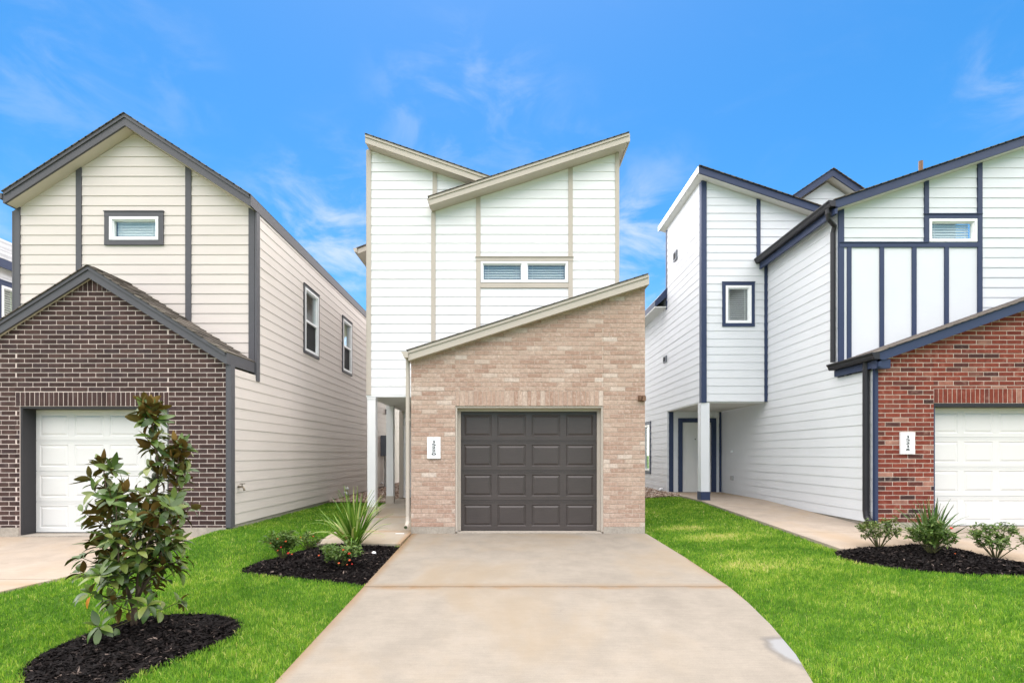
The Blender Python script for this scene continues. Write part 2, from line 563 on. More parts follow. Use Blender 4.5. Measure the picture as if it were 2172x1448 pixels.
# ------------------------------------------------------------------ mesh building
class MB:
    def __init__(s):
        s.v = []
        s.f = []
        s.mi = []
        s.rnd = []

    def face(s, idx, mi=0):
        s.f.append(idx)
        s.mi.append(mi)

    def prism(s, front, back, rnd=0.0, mi=0):
        n = len(front)
        b = len(s.v)
        s.v += [tuple(p) for p in front] + [tuple(p) for p in back]
        s.rnd += [rnd] * (2 * n)
        s.face(tuple(range(b, b + n)), mi)
        s.face(tuple(range(b + 2 * n - 1, b + n - 1, -1)), mi)
        for i in range(n):
            j = (i + 1) % n
            s.face((b + i, b + n + i, b + n + j, b + j), mi)

    def box(s, x0, x1, y0, y1, z0, z1, rnd=0.0):
        s.prism([(x0, y0, z0), (x1, y0, z0), (x1, y0, z1), (x0, y0, z1)],
                [(x0, y1, z0), (x1, y1, z0), (x1, y1, z1), (x0, y1, z1)], rnd)

    def xz(s, poly, y0, y1, rnd=0.0):
        s.prism([(x, y0, z) for x, z in poly], [(x, y1, z) for x, z in poly], rnd)

    def sweep(s, pts, radii, n=8, cap=True, square=False):
        pts = [Vector(p) for p in pts]
        if isinstance(radii, (int, float)):
            radii = [radii] * len(pts)
        b = len(s.v)
        up = None
        for i, p in enumerate(pts):
            t = (pts[min(i + 1, len(pts) - 1)] - pts[max(i - 1, 0)]).normalized()
            if up is None:
                up = Vector((1, 0, 0)) if abs(t.x) < 0.8 else Vector((0, 1, 0))
            a = (up - t * up.dot(t)).normalized()
            c = t.cross(a)
            up = a
            for k in range(n):
                th = 2 * math.pi * (k + (0.5 if square else 0)) / n
                q = 1.0
                if square:
                    q = 1.0 / max(abs(math.cos(th)), abs(math.sin(th))) ** 0.8
                s.v.append(tuple(p + (a * math.cos(th) + c * math.sin(th)) * radii[i] * q))
                s.rnd.append(0.0)
        for i in range(len(pts) - 1):
            for k in range(n):
                k2 = (k + 1) % n
                s.face((b + i * n + k, b + i * n + k2, b + (i + 1) * n + k2, b + (i + 1) * n + k))
        if cap:
            s.face(tuple(range(b + n - 1, b - 1, -1)))
            e = b + (len(pts) - 1) * n
            s.face(tuple(range(e, e + n)))

    def mesh(s, name, mats, recalc=True, smooth=False, rnd=False):
        me = bpy.data.meshes.new(name)
        me.from_pydata(s.v, [], s.f)
        for m in (mats if isinstance(mats, (list, tuple)) else [mats]):
            me.materials.append(MT[m])
        if any(s.mi):
            me.polygons.foreach_set('material_index', s.mi)
        if rnd:
            at = me.attributes.new('rnd', 'FLOAT', 'POINT')
            at.data.foreach_set('value', s.rnd)
        if recalc:
            bm = bmesh.new()
            bm.from_mesh(me)
            bmesh.ops.recalc_face_normals(bm, faces=bm.faces)
            bm.to_mesh(me)
            bm.free()
        if smooth:
            me.polygons.foreach_set('use_smooth', [True] * len(me.polygons))
        me.update()
        return me


def link(name, me, parent=None, loc=(0, 0, 0)):
    o = bpy.data.objects.new(name, me)
    COL.objects.link(o)
    o.location = loc
    if parent is not None:
        o.parent = parent
        if parent.type == 'EMPTY':
            o.matrix_parent_inverse = Matrix.Translation(parent.location).inverted()
    return o


def mk(name, mb, mats, parent=None, smooth=False, rnd=False, recalc=True, label=None):
    o = link(name, mb.mesh(name, mats, recalc, smooth, rnd), parent)
    if label:
        o['label'] = label
    return o


def thing(name, label, cat, loc, group=None):
    o = bpy.data.objects.new(name, None)
    COL.objects.link(o)
    o.location = loc
    o.empty_display_size = 0.2
    o['label'] = label
    o['category'] = cat
    if group:
        o['group'] = group
    return o


def tag(o, label=None, cat=None, kind=None, group=None):
    if label:
        o['label'] = label
    if cat:
        o['category'] = cat
    if kind:
        o['kind'] = kind
    if group:
        o['group'] = group
    return o


def clip(poly, a, b, c):
    """keep a*u + b*z <= c of a convex polygon"""
    out = []
    n = len(poly)
    for i in range(n):
        p, q = poly[i], poly[(i + 1) % n]
        dp = a * p[0] + b * p[1] - c
        dq = a * q[0] + b * q[1] - c
        if dp <= 0:
            out.append(p)
        if (dp < 0 < dq) or (dq < 0 < dp):
            t = dp / (dp - dq)
            out.append((p[0] + (q[0] - p[0]) * t, p[1] + (q[1] - p[1]) * t))
    return out


def area(poly):
    return abs(sum(poly[i][0] * poly[(i + 1) % len(poly)][1] - poly[(i + 1) % len(poly)][0] * poly[i][1] for i in range(len(poly)))) / 2


def ok(p):
    return len(p) >= 3 and area(p) > 2e-6


def subtract(polys, h):
    u0, u1, z0, z1 = h
    out = []
    for p in polys:
        a = clip(p, 1, 0, u0)
        if ok(a):
            out.append(a)
        m = clip(p, -1, 0, -u0)
        if not ok(m):
            continue
        b = clip(m, -1, 0, -u1)
        if ok(b):
            out.append(b)
        m = clip(m, 1, 0, u1)
        if not ok(m):
            continue
        c = clip(m, 0, 1, z0)
        if ok(c):
            out.append(c)
        d = clip(m, 0, -1, -z1)
        if ok(d):
            out.append(d)
    return out


def rect(u0, u1, z0, z1):
    return [(u0, z0), (u1, z0), (u1, z1), (u0, z1)]


class Fr:
    """a vertical wall plane: u along the wall, z up, d out of the wall"""

    def __init__(s, kind, c):
        s.k = kind
        s.c = c

    def p(s, u, z, d):
        if s.k == 'F':
            return (u, s.c - d, z)
        if s.k == 'B':
            return (u, s.c + d, z)
        if s.k == 'R':
            return (s.c + d, u, z)
        return (s.c - d, u, z)

    def prism(s, mb, poly, d1, d0, rnd=0.0):
        f = d1 if callable(d1) else (lambda u, z: d1)
        mb.prism([s.p(u, z, f(u, z)) for u, z in poly], [s.p(u, z, d0) for u, z in poly], rnd)

    def box(s, mb, u0, u1, z0, z1, d0, d1, rnd=0.0):
        s.prism(mb, rect(u0, u1, z0, z1), d1, d0, rnd)


def wall(parent, fr, polys, holes, mat, thick=0.12, name='wall'):
    mb = MB()
    ps = list(polys)
    for h in holes:
        ps = subtract(ps, h)
    for p in ps:
        fr.prism(mb, p, 0.0, -thick)
    return mk(name, mb, mat, parent)


def siding(parent, fr, polys, zb, reveal, holes, mat, joined=False):
    zmax = max(z for p in polys for _, z in p)
    k = 0
    allmb = MB()
    lip = 0.0105 if fr.k == 'F' else 0.0080
    while zb + k * reveal < zmax:
        z0, z1 = zb + k * reveal, zb + (k + 1) * reveal
        k += 1
        ps = []
        for p in polys:
            q = clip(clip(p, 0, 1, z1), 0, -1, -z0)
            if ok(q):
                ps.append(q)
        for h in holes:
            ps = subtract(ps, h)
        if not ps:
            continue
        ps.sort(key=lambda p: min(q[0] for q in p))
        runs = []                       # a window parts a board into two pieces
        for p in ps:
            a, b = min(q[0] for q in p), max(q[0] for q in p)
            if runs and a < runs[-1][0] + 0.02:
                runs[-1][0] = max(runs[-1][0], b)
                runs[-1][1].append(p)
            else:
                runs.append([b, [p]])
        for _, rp_ in runs:
            mb = allmb if joined else MB()
            jit = random.uniform(-0.0012, 0.0012)
            rr = random.random()
            for p in rp_:
                fr.prism(mb, p, lambda u, z: 0.005 + jit + lip * (1 - (z - z0) / reveal), 0.001, rr)
            if not joined:
                mk('siding_board', mb, mat, parent)
    if joined:
        mk('siding', allmb, mat, parent, rnd=True)


def trim(parent, fr, u0, u1, z0, z1, mat, d=0.030, poly=None, d0=0.001):
    mb = MB()
    fr.prism(mb, poly or rect(u0, u1, z0, z1), d, d0)
    return mk('trim_board', mb, mat, parent)


def window(parent, fr, u0, u1, z0, z1, casing, tw, mullions=(), rail=None, blinds=True, fw=0.045, sides='LRTB', tilt=0.55, screen=False):
    """white vinyl window set in the hole (u0,u1,z0,z1); casing = colour of the trim around it"""
    w = MB()
    e = 0.004
    d0, d1 = -0.07, 0.036
    fr.box(w, u0 + e, u0 + fw, z0 + e, z1 - e, d0, d1)
    fr.box(w, u1 - fw, u1 - e, z0 + e, z1 - e, d0, d1)
    fr.box(w, u0 + fw, u1 - fw, z0 + e, z0 + fw, d0, d1 - .002)
    fr.box(w, u0 + fw, u1 - fw, z1 - fw, z1 - e, d0, d1 - .002)
    win = mk('window', w, 'white_vinyl', parent)
    edges = [u0 + fw] + [m for m in mullions] + [u1 - fw]
    for m in mullions:
        b = MB()
        fr.box(b, m - 0.055, m + 0.055, z0 + fw, z1 - fw, d0, d1 - 0.004)
        mk('mullion', b, 'white_vinyl', win)
    for i in range(len(edges) - 1):
        a = edges[i] + (0.055 if i > 0 else 0)
        c = edges[i + 1] - (0.055 if i < len(edges) - 2 else 0)
        # inner sash
        sb = MB()
        sw = 0.018
        fr.box(sb, a, a + sw, z0 + fw, z1 - fw, -0.05, 0.012)
        fr.box(sb, c - sw, c, z0 + fw, z1 - fw, -0.05, 0.012)
        fr.box(sb, a + sw, c - sw, z0 + fw, z0 + fw + sw, -0.05, 0.011)
        fr.box(sb, a + sw, c - sw, z1 - fw - sw, z1 - fw, -0.05, 0.011)
        mk('sash', sb, 'white_vinyl', win)
        parts = [(z0 + fw + sw, z1 - fw - sw)]
        if rail is not None:
            rb = MB()
            fr.box(rb, a + sw, c - sw, rail - 0.025, rail + 0.025, -0.05, 0.020)
            mk('meeting_rail', rb, 'white_vinyl', win)
            parts = [(z0 + fw + sw, rail - 0.025), (rail + 0.025, z1 - fw - sw)]
        for q, (pz0, pz1) in enumerate(parts):
            pb = MB()
            fr.box(pb, a + sw, c - sw, pz0, pz1, -0.030, -0.024)
            mk('pane', pb, 'glass', win)
            if screen and q == 0:
                pb = MB()
                fr.box(pb, a + sw + .004, c - sw - .004, pz0 + .004, pz1 - .004, -0.021, -0.017)
                mk('insect_screen', pb, 'screen', win)
        if blinds:
            bb = MB()
            z = z0 + fw + sw
            while z < z1 - fw - sw - 0.02:
                c0, c1 = a + sw + .006, c - sw - .006
                dz = 0.026 * math.sin(tilt)
                dd = 0.026 * math.cos(tilt)
                bb.prism([fr.p(c0, z, -0.078 + dd), fr.p(c1, z, -0.078 + dd), fr.p(c1, z + 0.0025, -0.078 + dd), fr.p(c0, z + 0.0025, -0.078 + dd)],
                         [fr.p(c0, z + 2 * dz, -0.078 - dd), fr.p(c1, z + 2 * dz, -0.078 - dd), fr.p(c1, z + 2 * dz + 0.0025, -0.078 - dd), fr.p(c0, z + 2 * dz + 0.0025, -0.078 - dd)])
                z += 0.050
            for t in (0.14, 0.86):
                cu = a + (c - a) * t
                fr.box(bb, cu - .004, cu + .004, z0 + fw + sw, z1 - fw - sw, -0.050, -0.048)
            mk('blind', bb, 'blind', win)
    ib = MB()
    fr.box(ib, u0 - .5, u1 + .5, z0 - .5, z1 + .5, -1.02, -1.0)
    mk('room_wall', ib, 'plain_wall', win)
    if casing:
        tp = 0.032
        if 'L' in sides:
            t = MB(); fr.box(t, u0 - tw, u0, z0, z1, 0.001, tp); mk('casing', t, casing, win)
        if 'R' in sides:
            t = MB(); fr.box(t, u1, u1 + tw, z0, z1, 0.001, tp); mk('casing', t, casing, win)
        if 'T' in sides:
            t = MB(); fr.box(t, u0 - tw, u1 + tw, z1, z1 + tw, 0.001, tp + .003); fr.box(t, u0 - tw - .01, u1 + tw + .01, z1 + tw, z1 + tw + .012, 0.001, tp + .014); mk('casing', t, casing, win)
        if 'B' in sides:
            t = MB(); fr.box(t, u0 - tw, u1 + tw, z0 - tw, z0, 0.001, tp + .003); mk('casing', t, casing, win)
    return win


# ---------------- bricks
BL, BH, JT = 0.254, 0.0762, 0.0098


def brick_mesh(name, fr, poly, mat, depth=0.03, ch=0.0028, at=(0, 0)):
    """chamfered brick face (polygon in u,z) relative to at"""
    cu = sum(p[0] for p in poly) / len(poly)
    cz = sum(p[1] for p in poly) / len(poly)
    mb = MB()
    add_brick(mb, fr, poly, depth, ch)
    return mb.mesh(name, mat)


def add_brick(mb, fr, poly, depth=0.03, ch=0.0028, rnd=0.0, off=0.0):
    cu = sum(p[0] for p in poly) / len(poly)
    cz = sum(p[1] for p in poly) / len(poly)
    n = len(poly)
    b = len(mb.v)

    def shrink(p):
        du, dz = cu - p[0], cz - p[1]
        return (p[0] + math.copysign(min(ch, abs(du) * .4), du), p[1] + math.copysign(min(ch, abs(dz) * .4), dz))
    for u, z in poly:
        mb.v.append(fr.p(u, z, -depth))
    for u, z in poly:
        mb.v.append(fr.p(u, z, off - ch))
    for p in poly:
        u, z = shrink(p)
        mb.v.append(fr.p(u, z, off))
    mb.rnd += [rnd] * (3 * n)
    for i in range(n):
        j = (i + 1) % n
        mb.face((b + i, b + j, b + n + j, b + n + i))
        mb.face((b + n + i, b + n + j, b + 2 * n + j, b + 2 * n + i))
    mb.face(tuple(range(b + 2 * n, b + 3 * n)))
    mb.face(tuple(range(b + n - 1, b - 1, -1)))


def bricks(wall_obj, fr, region, holes, soldiers, mat, z0, proud, limit=300, score=None, shift=0.0, sol_w=BH, JT=JT):
    """region: convex (u,z) polygon; soldiers: (u0,u1,z0,z1) rows of upright bricks"""
    items = []
    us = [p[0] for p in region]
    zs = [p[1] for p in region]
    row = 0
    z = z0
    cut = [(h[0] - .004, h[1] + .004, h[2] - .004, h[3] + .004) for h in list(holes) + list(soldiers)]
    while z < max(zs):
        u = min(us) - BL + (BL / 2 if row % 2 else 0) + shift + random.uniform(-0.006, 0.006)
        while u < max(us):
            ju = random.uniform(-0.0012, 0.0012)
            full = rect(u + JT / 2 + ju, u + BL - JT / 2 + ju, z + JT / 2, z + BH - JT / 2)
            ps = [full]
            for i in range(len(region)):
                p, q = region[i], region[(i + 1) % len(region)]
                a, b = q[1] - p[1], -(q[0] - p[0])
                ps = [c for c in (clip(x, a, b, a * p[0] + b * p[1]) for x in ps) if ok(c)]
            for h in cut:
                ps = subtract(ps, h)
            for p in ps:
                if area(p) > 0.0006 and (max(a[0] for a in p) - min(a[0] for a in p)) > 0.02:
                    items.append((p, len(p) == 4 and area(p) > area(full) * 0.998))
            u += BL
        row += 1
        z += BH
    for (a, b, c, d) in soldiers:
        n = max(1, round((b - a) / sol_w))
        w = (b - a) / n
        for i in range(n):
            items.append((rect(a + i * w + JT / 2, a + (i + 1) * w - JT / 2, c + JT / 2, d - JT / 2), False))
    if score:
        items.sort(key=lambda it: score(sum(p[0] for p in it[0]) / len(it[0]), sum(p[1] for p in it[0]) / len(it[0])))
    lz = rect(-(BL - JT) / 2, (BL - JT) / 2, -(BH - JT) / 2, (BH - JT) / 2)
    base = Fr(fr.k, 0.0)
    mbs = MB()
    add_brick(mbs, base, lz, proud + 0.02)
    # brick sits from behind the mortar face out to d = proud
    shared = mbs.mesh('brick', mat)
    rest = MB()
    for i, (p, full) in enumerate(items):
        off = random.uniform(-0.0015, 0.0015)
        if i >= limit:
            add_brick(rest, fr, p, 0.02, rnd=random.random(), off=proud + off)
            continue
        if full:
            cu = sum(q[0] for q in p) / 4
            cz = sum(q[1] for q in p) / 4
            o = link('brick', shared, wall_obj, fr.p(cu, cz, proud + off))
            o.rotation_euler = (0, random.uniform(-0.0022, 0.0022), 0)
        else:
            mb = MB()
            add_brick(mb, fr, p, 0.02, off=proud + off)
            mk('brick', mb, mat, wall_obj)
    if rest.v:
        o = mk('brick_field', rest, mat, wall_obj, rnd=True)
        o['kind'] = 'stuff'


# ---------------- roofs
def slope_roof(roof, a, b, yf, yb, fh, fascia_mat, soffit_mat, shingle='brown_shingle', mould=True, single=False, ywall=None, eave_fascia=None):
    """one roof plane; a, b = (x, z) ends of its upper front edge, a the lower end; runs back from yf to yb"""
    (xa, za), (xb, zb) = a, b
    sgn = 1 if xb > xa else -1
    # deck
    mb = MB()
    mb.xz([(xa, za - fh * .8), (xb, zb - fh * .8), (xb, zb - 0.012), (xa, za - 0.012)], yf + 0.035, yb)
    mk('deck', mb, soffit_mat, roof)
    # rake fascia
    mb = MB()
    mb.xz([(xa, za - fh), (xb, zb - fh), (xb, zb - 0.012), (xa, za - 0.012)], yf, yf + 0.034)
    mk('fascia', mb, fascia_mat, roof)
    if mould:
        mb = MB()
        mb.xz([(xa, za - fh * .34), (xb, zb - fh * .34), (xb, zb - 0.010), (xa, za - 0.010)], yf - 0.018, yf - 0.001)
        mk('rake_moulding', mb, fascia_mat, roof)
    if ywall:
        mb = MB()
        mb.xz([(xa + sgn * .01, za - fh * .98), (xb - sgn * .01, zb - fh * .98), (xb - sgn * .01, zb - fh * .82), (xa + sgn * .01, za - fh * .82)], yf + 0.036, ywall - .002)
        mk('soffit', mb, soffit_mat, roof)
    if eave_fascia:
        mb = MB()
        mb.box(min(xa, xa - sgn * .025), max(xa, xa - sgn * .025), yf, yb, za - fh, za - 0.015)
        mk('fascia', mb, eave_fascia, roof)
    # shingles, in courses parallel to the eave
    L = math.hypot(xb - xa, zb - za)
    ux, uz = (xb - xa) / L, (zb - za) / L
    nx, nz = -uz * sgn, ux * sgn
    exp = 0.14
    n = int(L / exp) + 1
    allb = MB()
    y0 = yf - 0.035
    for i in range(n):
        s0, s1 = i * exp - (0.03 if i == 0 else 0), min(L, (i + 1) * exp + 0.03)
        if s0 >= L:
            break
        y = y0 - (random.uniform(0, 0.25) if single else 0)
        while y < yb:
            wdt = random.choice((0.16, 0.22, 0.28, 0.34)) if single else (yb - y0)
            ya, ye = max(y, y0), min(y + wdt - (0.004 if single else 0), yb)
            y += wdt
            if ye - ya < 0.03:
                continue
            t = 0.012 + (random.choice((0.0, 0.006)) if single else -0.009 + random.uniform(0, .001))
            e0, e1 = t + (0.008 if single else 0.003), 0.004
            pr = [(xa + ux * s0 - nx * .006, za + uz * s0 - nz * .006), (xa + ux * s1 - nx * .006, za + uz * s1 - nz * .006),
                  (xa + ux * s1 + nx * e1, za + uz * s1 + nz * e1), (xa + ux * s0 + nx * e0, za + uz * s0 + nz * e0)]
            if single:
                q = MB()
                q.xz(pr, ya, ye)
                mk('shingle', q, shingle, roof)
            else:
                allb.xz(pr, ya, ye, random.random())
    if not single:
        mk('shingle_courses', allb, shingle, roof, rnd=True)


def gutter(parent, x, z, y0, y1, side, mat, w=0.12, h=0.10):
    """K-style gutter along an eave; side -1 = hangs to the left of x"""
    prof = [(0, 0), (0, -h), (0.62 * w, -h), (0.74 * w, -0.72 * h), (0.80 * w, -0.45 * h), (w, -0.18 * h), (w, 0), (w - 0.012, 0),
            (w - 0.012, -0.15 * h), (0.8 * w - .012, -0.42 * h), (0.6 * w, -h + .012), (0.012, -h + .012), (.012, 0)]
    mb = MB()
    pts = [(x + side * u, z + v) for u, v in prof]
    n = len(pts)
    for y in (y0, y1):
        mb.v += [(px, y, pz) for px, pz in pts]
    mb.rnd = [0] * len(mb.v)
    for i in range(n):
        j = (i + 1) % n
        mb.face((i, j, n + j, n + i))
    ob = mk('gutter', mb, mat, parent)
    e = MB()
    e.xz([(x + side * u, z + v) for u, v in prof[:7]], y0 - .006, y0 - .001)
    mk('end_cap', e, mat, ob)
    return ob


# ---------------- number plaque
DIG = {
    '1': [[(-.10, .62), (0.06, .72)], [(0.06, .72), (0.06, 0.0)], [(-.16, 0), (.26, 0)], [(-.12, .72), (.06, .72)]],
    '5': [[(.28, .72), (-.16, .72)], [(-.16, .72), (-.22, .42)], [(-.22, .42), (0.0, .48), (.20, .38), (.26, .2), (.16, .05), (-.04, -.02), (-.30, .02)]],
    '2': [[(-.24, .54), (-.12, .70), (.08, .72), (.2, .58), (.16, .40), (-.06, .18), (-.28, 0.0)], [(-.28, 0), (.36, 0.02)]],
    '0': [[(0, .72), (-.22, .62), (-.32, .36), (-.22, .10), (0, 0), (.22, .10), (.32, .36), (.22, .62), (0, .72)]],
    '6': [[(.26, .72), (0.0, .60), (-.22, .40), (-.26, .20), (-.14, .03), (.04, 0), (.22, .10), (.24, .28), (.08, .40), (-.12, .36), (-.24, .24)]],
}


def plaque(parent, fr, u0, u1, z0, z1, text, d):
    mb = MB()
    fr.box(mb, u0, u1, z0, z1, d - 0.001, d + 0.030)
    b = mk('number_plaque', mb, 'white_vinyl', parent)
    w, h = u1 - u0, z1 - z0
    cu = (u0 + u1) / 2
    # shallow arched moulding near the top
    a = MB()
    pts = [(-.30, .815), (-.28, .85), (-.24, .875), (-.12, .885), (.12, .885), (.24, .875), (.28, .85), (.30, .815)]
    for i in range(len(pts) - 1):
        p, q = pts[i], pts[i + 1]
        fr.prism(a, [(cu + p[0] * w, z0 + p[1] * h), (cu + q[0] * w, z0 + q[1] * h), (cu + q[0] * w * .97, z0 + (q[1] + .022) * h), (cu + p[0] * w * .97, z0 + (p[1] + .022) * h)], d + 0.034, d + .0295)
    mk('arch_moulding', a, 'plaque_groove', b)
    ch = h * 0.122
    for i, c in enumerate(text):
        g_ = MB()
        zb = z0 + h * (0.735 - 0.142 * i)
        for si, st in enumerate(DIG[c]):
            for k in range(len(st) - 1):
                p, q = Vector(st[k]), Vector(st[k + 1])
                t = (q - p).normalized()
                nn = Vector((-t.y, t.x))
                th = 0.055 + 0.06 * abs(t.y)          # upright strokes are the heavy ones
                p = p - t * 0.03
                q = q + t * 0.03
                fr.prism(g_, [(cu + (x.x) * ch * 2.0, zb + x.y * ch) for x in (p - nn * th, q - nn * th, q + nn * th, p + nn * th)], d + 0.0325 + 0.0002 * (si + k), d + 0.0295)
        mk('digit', g_, 'ink', b)
    return b


# ---------------- garage door
def garage_door(parent, fr, u0, u1, z0, z1, mat, cols=4, rows=4, d=0.0, relief=1.0):
    sec = (z1 - z0) / rows
    mb = MB()
    rail = 0.24 * sec / 2 + 0.012
    cw = (u1 - u0) / cols
    stile = cw * 0.085
    pan = []
    for r in range(rows):
        a, b = z0 + r * sec + 0.003, z0 + (r + 1) * sec - 0.003
        lo, hi = a + rail * .95, b - rail * .95
        fr.box(mb, u0, u1, a, lo, d - .05, d)
        fr.box(mb, u0, u1, hi, b, d - .05, d)
        xs = [u0] + [u0 + i * cw for i in range(1, cols)] + [u1]
        for i in range(cols):
            l = u0 + i * cw + (stile if i else stile * 1.2)
            rr = u0 + (i + 1) * cw - (stile if i < cols - 1 else stile * 1.2)
            pan.append((l, rr, lo, hi))
        prev = u0
        for i in range(cols):
            fr.box(mb, prev, pan[-cols + i][0], lo, hi, d - .05, d)
            prev = pan[-cols + i][1]
        fr.box(mb, prev, u1, lo, hi, d - .05, d)
        # fine pressed ribs of the rails
        for q in range(3):
            zz = hi + rail * .95 * (0.42 + .2 * q)
            if zz + .006 < b:
                fr.box(mb, u0 + .012, u1 - .012, zz, zz + .0045, d - .001, d + .0022)
        fr.box(mb, u0 + .002, u1 - .002, b, b + .006, d - .05, d - .012)
    door = mk('garage_door', mb, mat, parent)
    for (l, rr, lo, hi) in pan:
        q = MB()
        rings = []
        for ins, dep in ((0.0, 0.0), (0.014, -0.016), (0.020, -0.017), (0.050, 0.001)):
            b = len(q.v)
            for (u, z) in rect(l + ins, rr - ins, lo + ins, hi - ins):
                q.v.append(fr.p(u, z, d + dep * relief))
            rings.append(b)
        q.rnd = [0] * len(q.v)
        for i in range(len(rings) - 1):
            for k in range(4):
                k2 = (k + 1) % 4
                q.face((rings[i] + k, rings[i] + k2, rings[i + 1] + k2, rings[i + 1] + k))
        q.face(tuple(rings[-1] + k for k in range(4)))
        o = mk('door_panel', q, mat, door, recalc=False)
        nm = o.data.polygons[-1].normal
        want = Vector(fr.p(0, 0, 1)) - Vector(fr.p(0, 0, 0))
        if nm.dot(want) < 0:
            o.data.flip_normals()
    sb = MB()
    fr.box(sb, u0 + .01, u1 - .01, z0 - .02, z0 - .001, d - .045, d - .006)
    mk('bottom_seal', sb, 'ink', door)
    return door


# ================================================================== GROUND
DRV = dict(front=-1.4)


def gplane(x, y):
    return 0.04 * (y - 8.64)


def slab(name, poly, zf, mat, parent=None, th=0.11, bev=0.008):
    bm = bmesh.new()
    top = [bm.verts.new((x, y, zf(x, y))) for x, y in poly]
    bot = [bm.verts.new((x, y, zf(x, y) - th)) for x, y in poly]
    n = len(poly)
    ft = bm.faces.new(top)
    bm.faces.new(bot[::-1])
    for i in range(n):
        j = (i + 1) % n
        bm.faces.new((top[i], bot[i], bot[j], top[j]))
    bmesh.ops.recalc_face_normals(bm, faces=bm.faces)
    if bev:
        bmesh.ops.bevel(bm, geom=list(ft.edges), offset=bev, segments=2, affect='EDGES', profile=0.5)
    me = bpy.data.meshes.new(name)
    bm.to_mesh(me)
    bm.free()
    me.materials.append(MT[mat])
    return link(name, me, parent)


def axis(lo, hi, step, far):
    a = list(np.arange(lo, hi + step / 2, step))
    return np.array([-f for f in far[::-1]] + a + list(far))


gx = axis(-14, 16, 0.2, [30, 60, 150, 500])
gy = axis(-4, 26, 0.2, [40, 70, 160, 500])
XX, YY = np.meshgrid(gx, gy)
ZZ = g(XX, YY) - 0.035
ZZ = np.where(YY < -1.9, ZZ - 0.12, ZZ)
nv = len(gx)
verts = np.stack([XX.ravel(), YY.ravel(), ZZ.ravel()], 1)
fs = []
for j in range(len(gy) - 1):
    for i in range(nv - 1):
        k = j * nv + i
        fs.append((k, k + 1, k + nv + 1, k + nv))
gm = bpy.data.meshes.new('ground')
gm.from_pydata(verts.tolist(), [], fs)
gm.materials.append(MT['lawn_soil'])
gm.polygons.foreach_set('use_smooth', [True] * len(gm.polygons))
tag(link('ground', gm), kind='structure')

# centre driveway: two slabs, joint at y = 5.63, right edge curves in towards the street
right_edge = [ground_at(px, py) for px, py in ((1368, 1133), (1545, 1243), (1600, 1290), (1645, 1335), (1690, 1390), (1728, 1448))]
JY = 5.627
XR = [(p[0], p[1]) for p in right_edge]
re_far = (2.34, 8.62)
re_joint = (2.44, JY)
drive_pts_far = [(-1.60, 8.62), (-1.585, JY + .016), (re_joint[0], JY + .011), (2.42, 7.0), re_far]
curve = [(2.44, JY - .011), (2.40, 5.1), (2.32, 4.5), (2.20, 3.9), (2.05, 3.4), (1.90, 2.7), (1.80, 1.5), (1.78, -1.4)]
drive_pts_near = [(-1.58, JY - .011)] + [(-1.555, -1.4)] + curve[::-1]
db = MB()
db.prism([(x, y, gplane(x, y) - .03) for x, y in [(-1.56, 8.6), (-1.53, -1.35), (1.74, -1.35), (1.86, 2.7), (2.14, 3.9), (2.38, 5.1), (2.39, 7), (2.3, 8.6)]],
         [(x, y, gplane(x, y) - .10) for x, y in [(-1.56, 8.6), (-1.53, -1.35), (1.74, -1.35), (1.86, 2.7), (2.14, 3.9), (2.38, 5.1), (2.39, 7), (2.3, 8.6)]])
driveway = tag(mk('driveway', db, 'joint_dark'), kind='structure')
slab('concrete_slab', drive_pts_far, gplane, 'drive_concrete', driveway)
slab('concrete_slab', drive_pts_near, gplane, 'drive_concrete', driveway)

# entrance walk of the centre house
WZ = lambda x, y: gplane(x, min(y, 12.0)) + 0.022
wp = MB()
wp.prism([(x, y, WZ(x, y) - .04) for x, y in ((-2.88, 7.9), (-1.64, 7.9), (-1.64, 11.9), (-2.88, 11.9))],
         [(x, y, WZ(x, y) - .09) for x, y in ((-2.88, 7.9), (-1.64, 7.9), (-1.64, 11.9), (-2.88, 11.9))])
walk = tag(mk('entrance_walk', wp, 'joint_dark'), kind='structure')
for y0, y1 in ((7.72, 8.69), (8.71, 10.19), (10.21, 11.99), (12.0, 13.78)):
    slab('concrete_slab', [(-2.92, y0), (-1.615, y0), (-1.615, y1), (-2.92, y1)], WZ, 'walk_concrete', walk)

# left driveway
LZ = lambda x, y: 0.04 * (y - 8.64) + 0.030
ledge = [ground_at(px, py) for px, py in ((440, 1137), (330, 1170), (200, 1210), (100, 1236), (0, 1261), (-140, 1300))]
lb = MB()
lpoly = [(-4.9, 8.15), (-5.3, 5.4), (-6.6, 3.6), (-9.6, 3.6), (-9.6, 8.15)]
lb.prism([(x, y, LZ(x, y) - .03) for x, y in lpoly], [(x, y, LZ(x, y) - .09) for x, y in lpoly])
ldrive = tag(mk('neighbour_driveway', lb, 'joint_dark'), kind='structure')
LEFT_EDGE = [(-4.80, 8.215), (-4.86, 7.3), (-4.98, 6.4), (-5.13, 5.82)]
LEFT_EDGE2 = [(-5.14, 5.80), (-5.32, 5.33), (-5.75, 4.6), (-6.3, 3.9), (-6.9, 2.8), (-7.2, 1.0)]
slab('concrete_slab', LEFT_EDGE + [(-9.7, 5.82), (-9.7, 8.215)], LZ, 'side_concrete', ldrive)
slab('concrete_slab', LEFT_EDGE2 + [(-9.7, 1.0), (-9.7, 5.80)], LZ, 'side_concrete', ldrive)

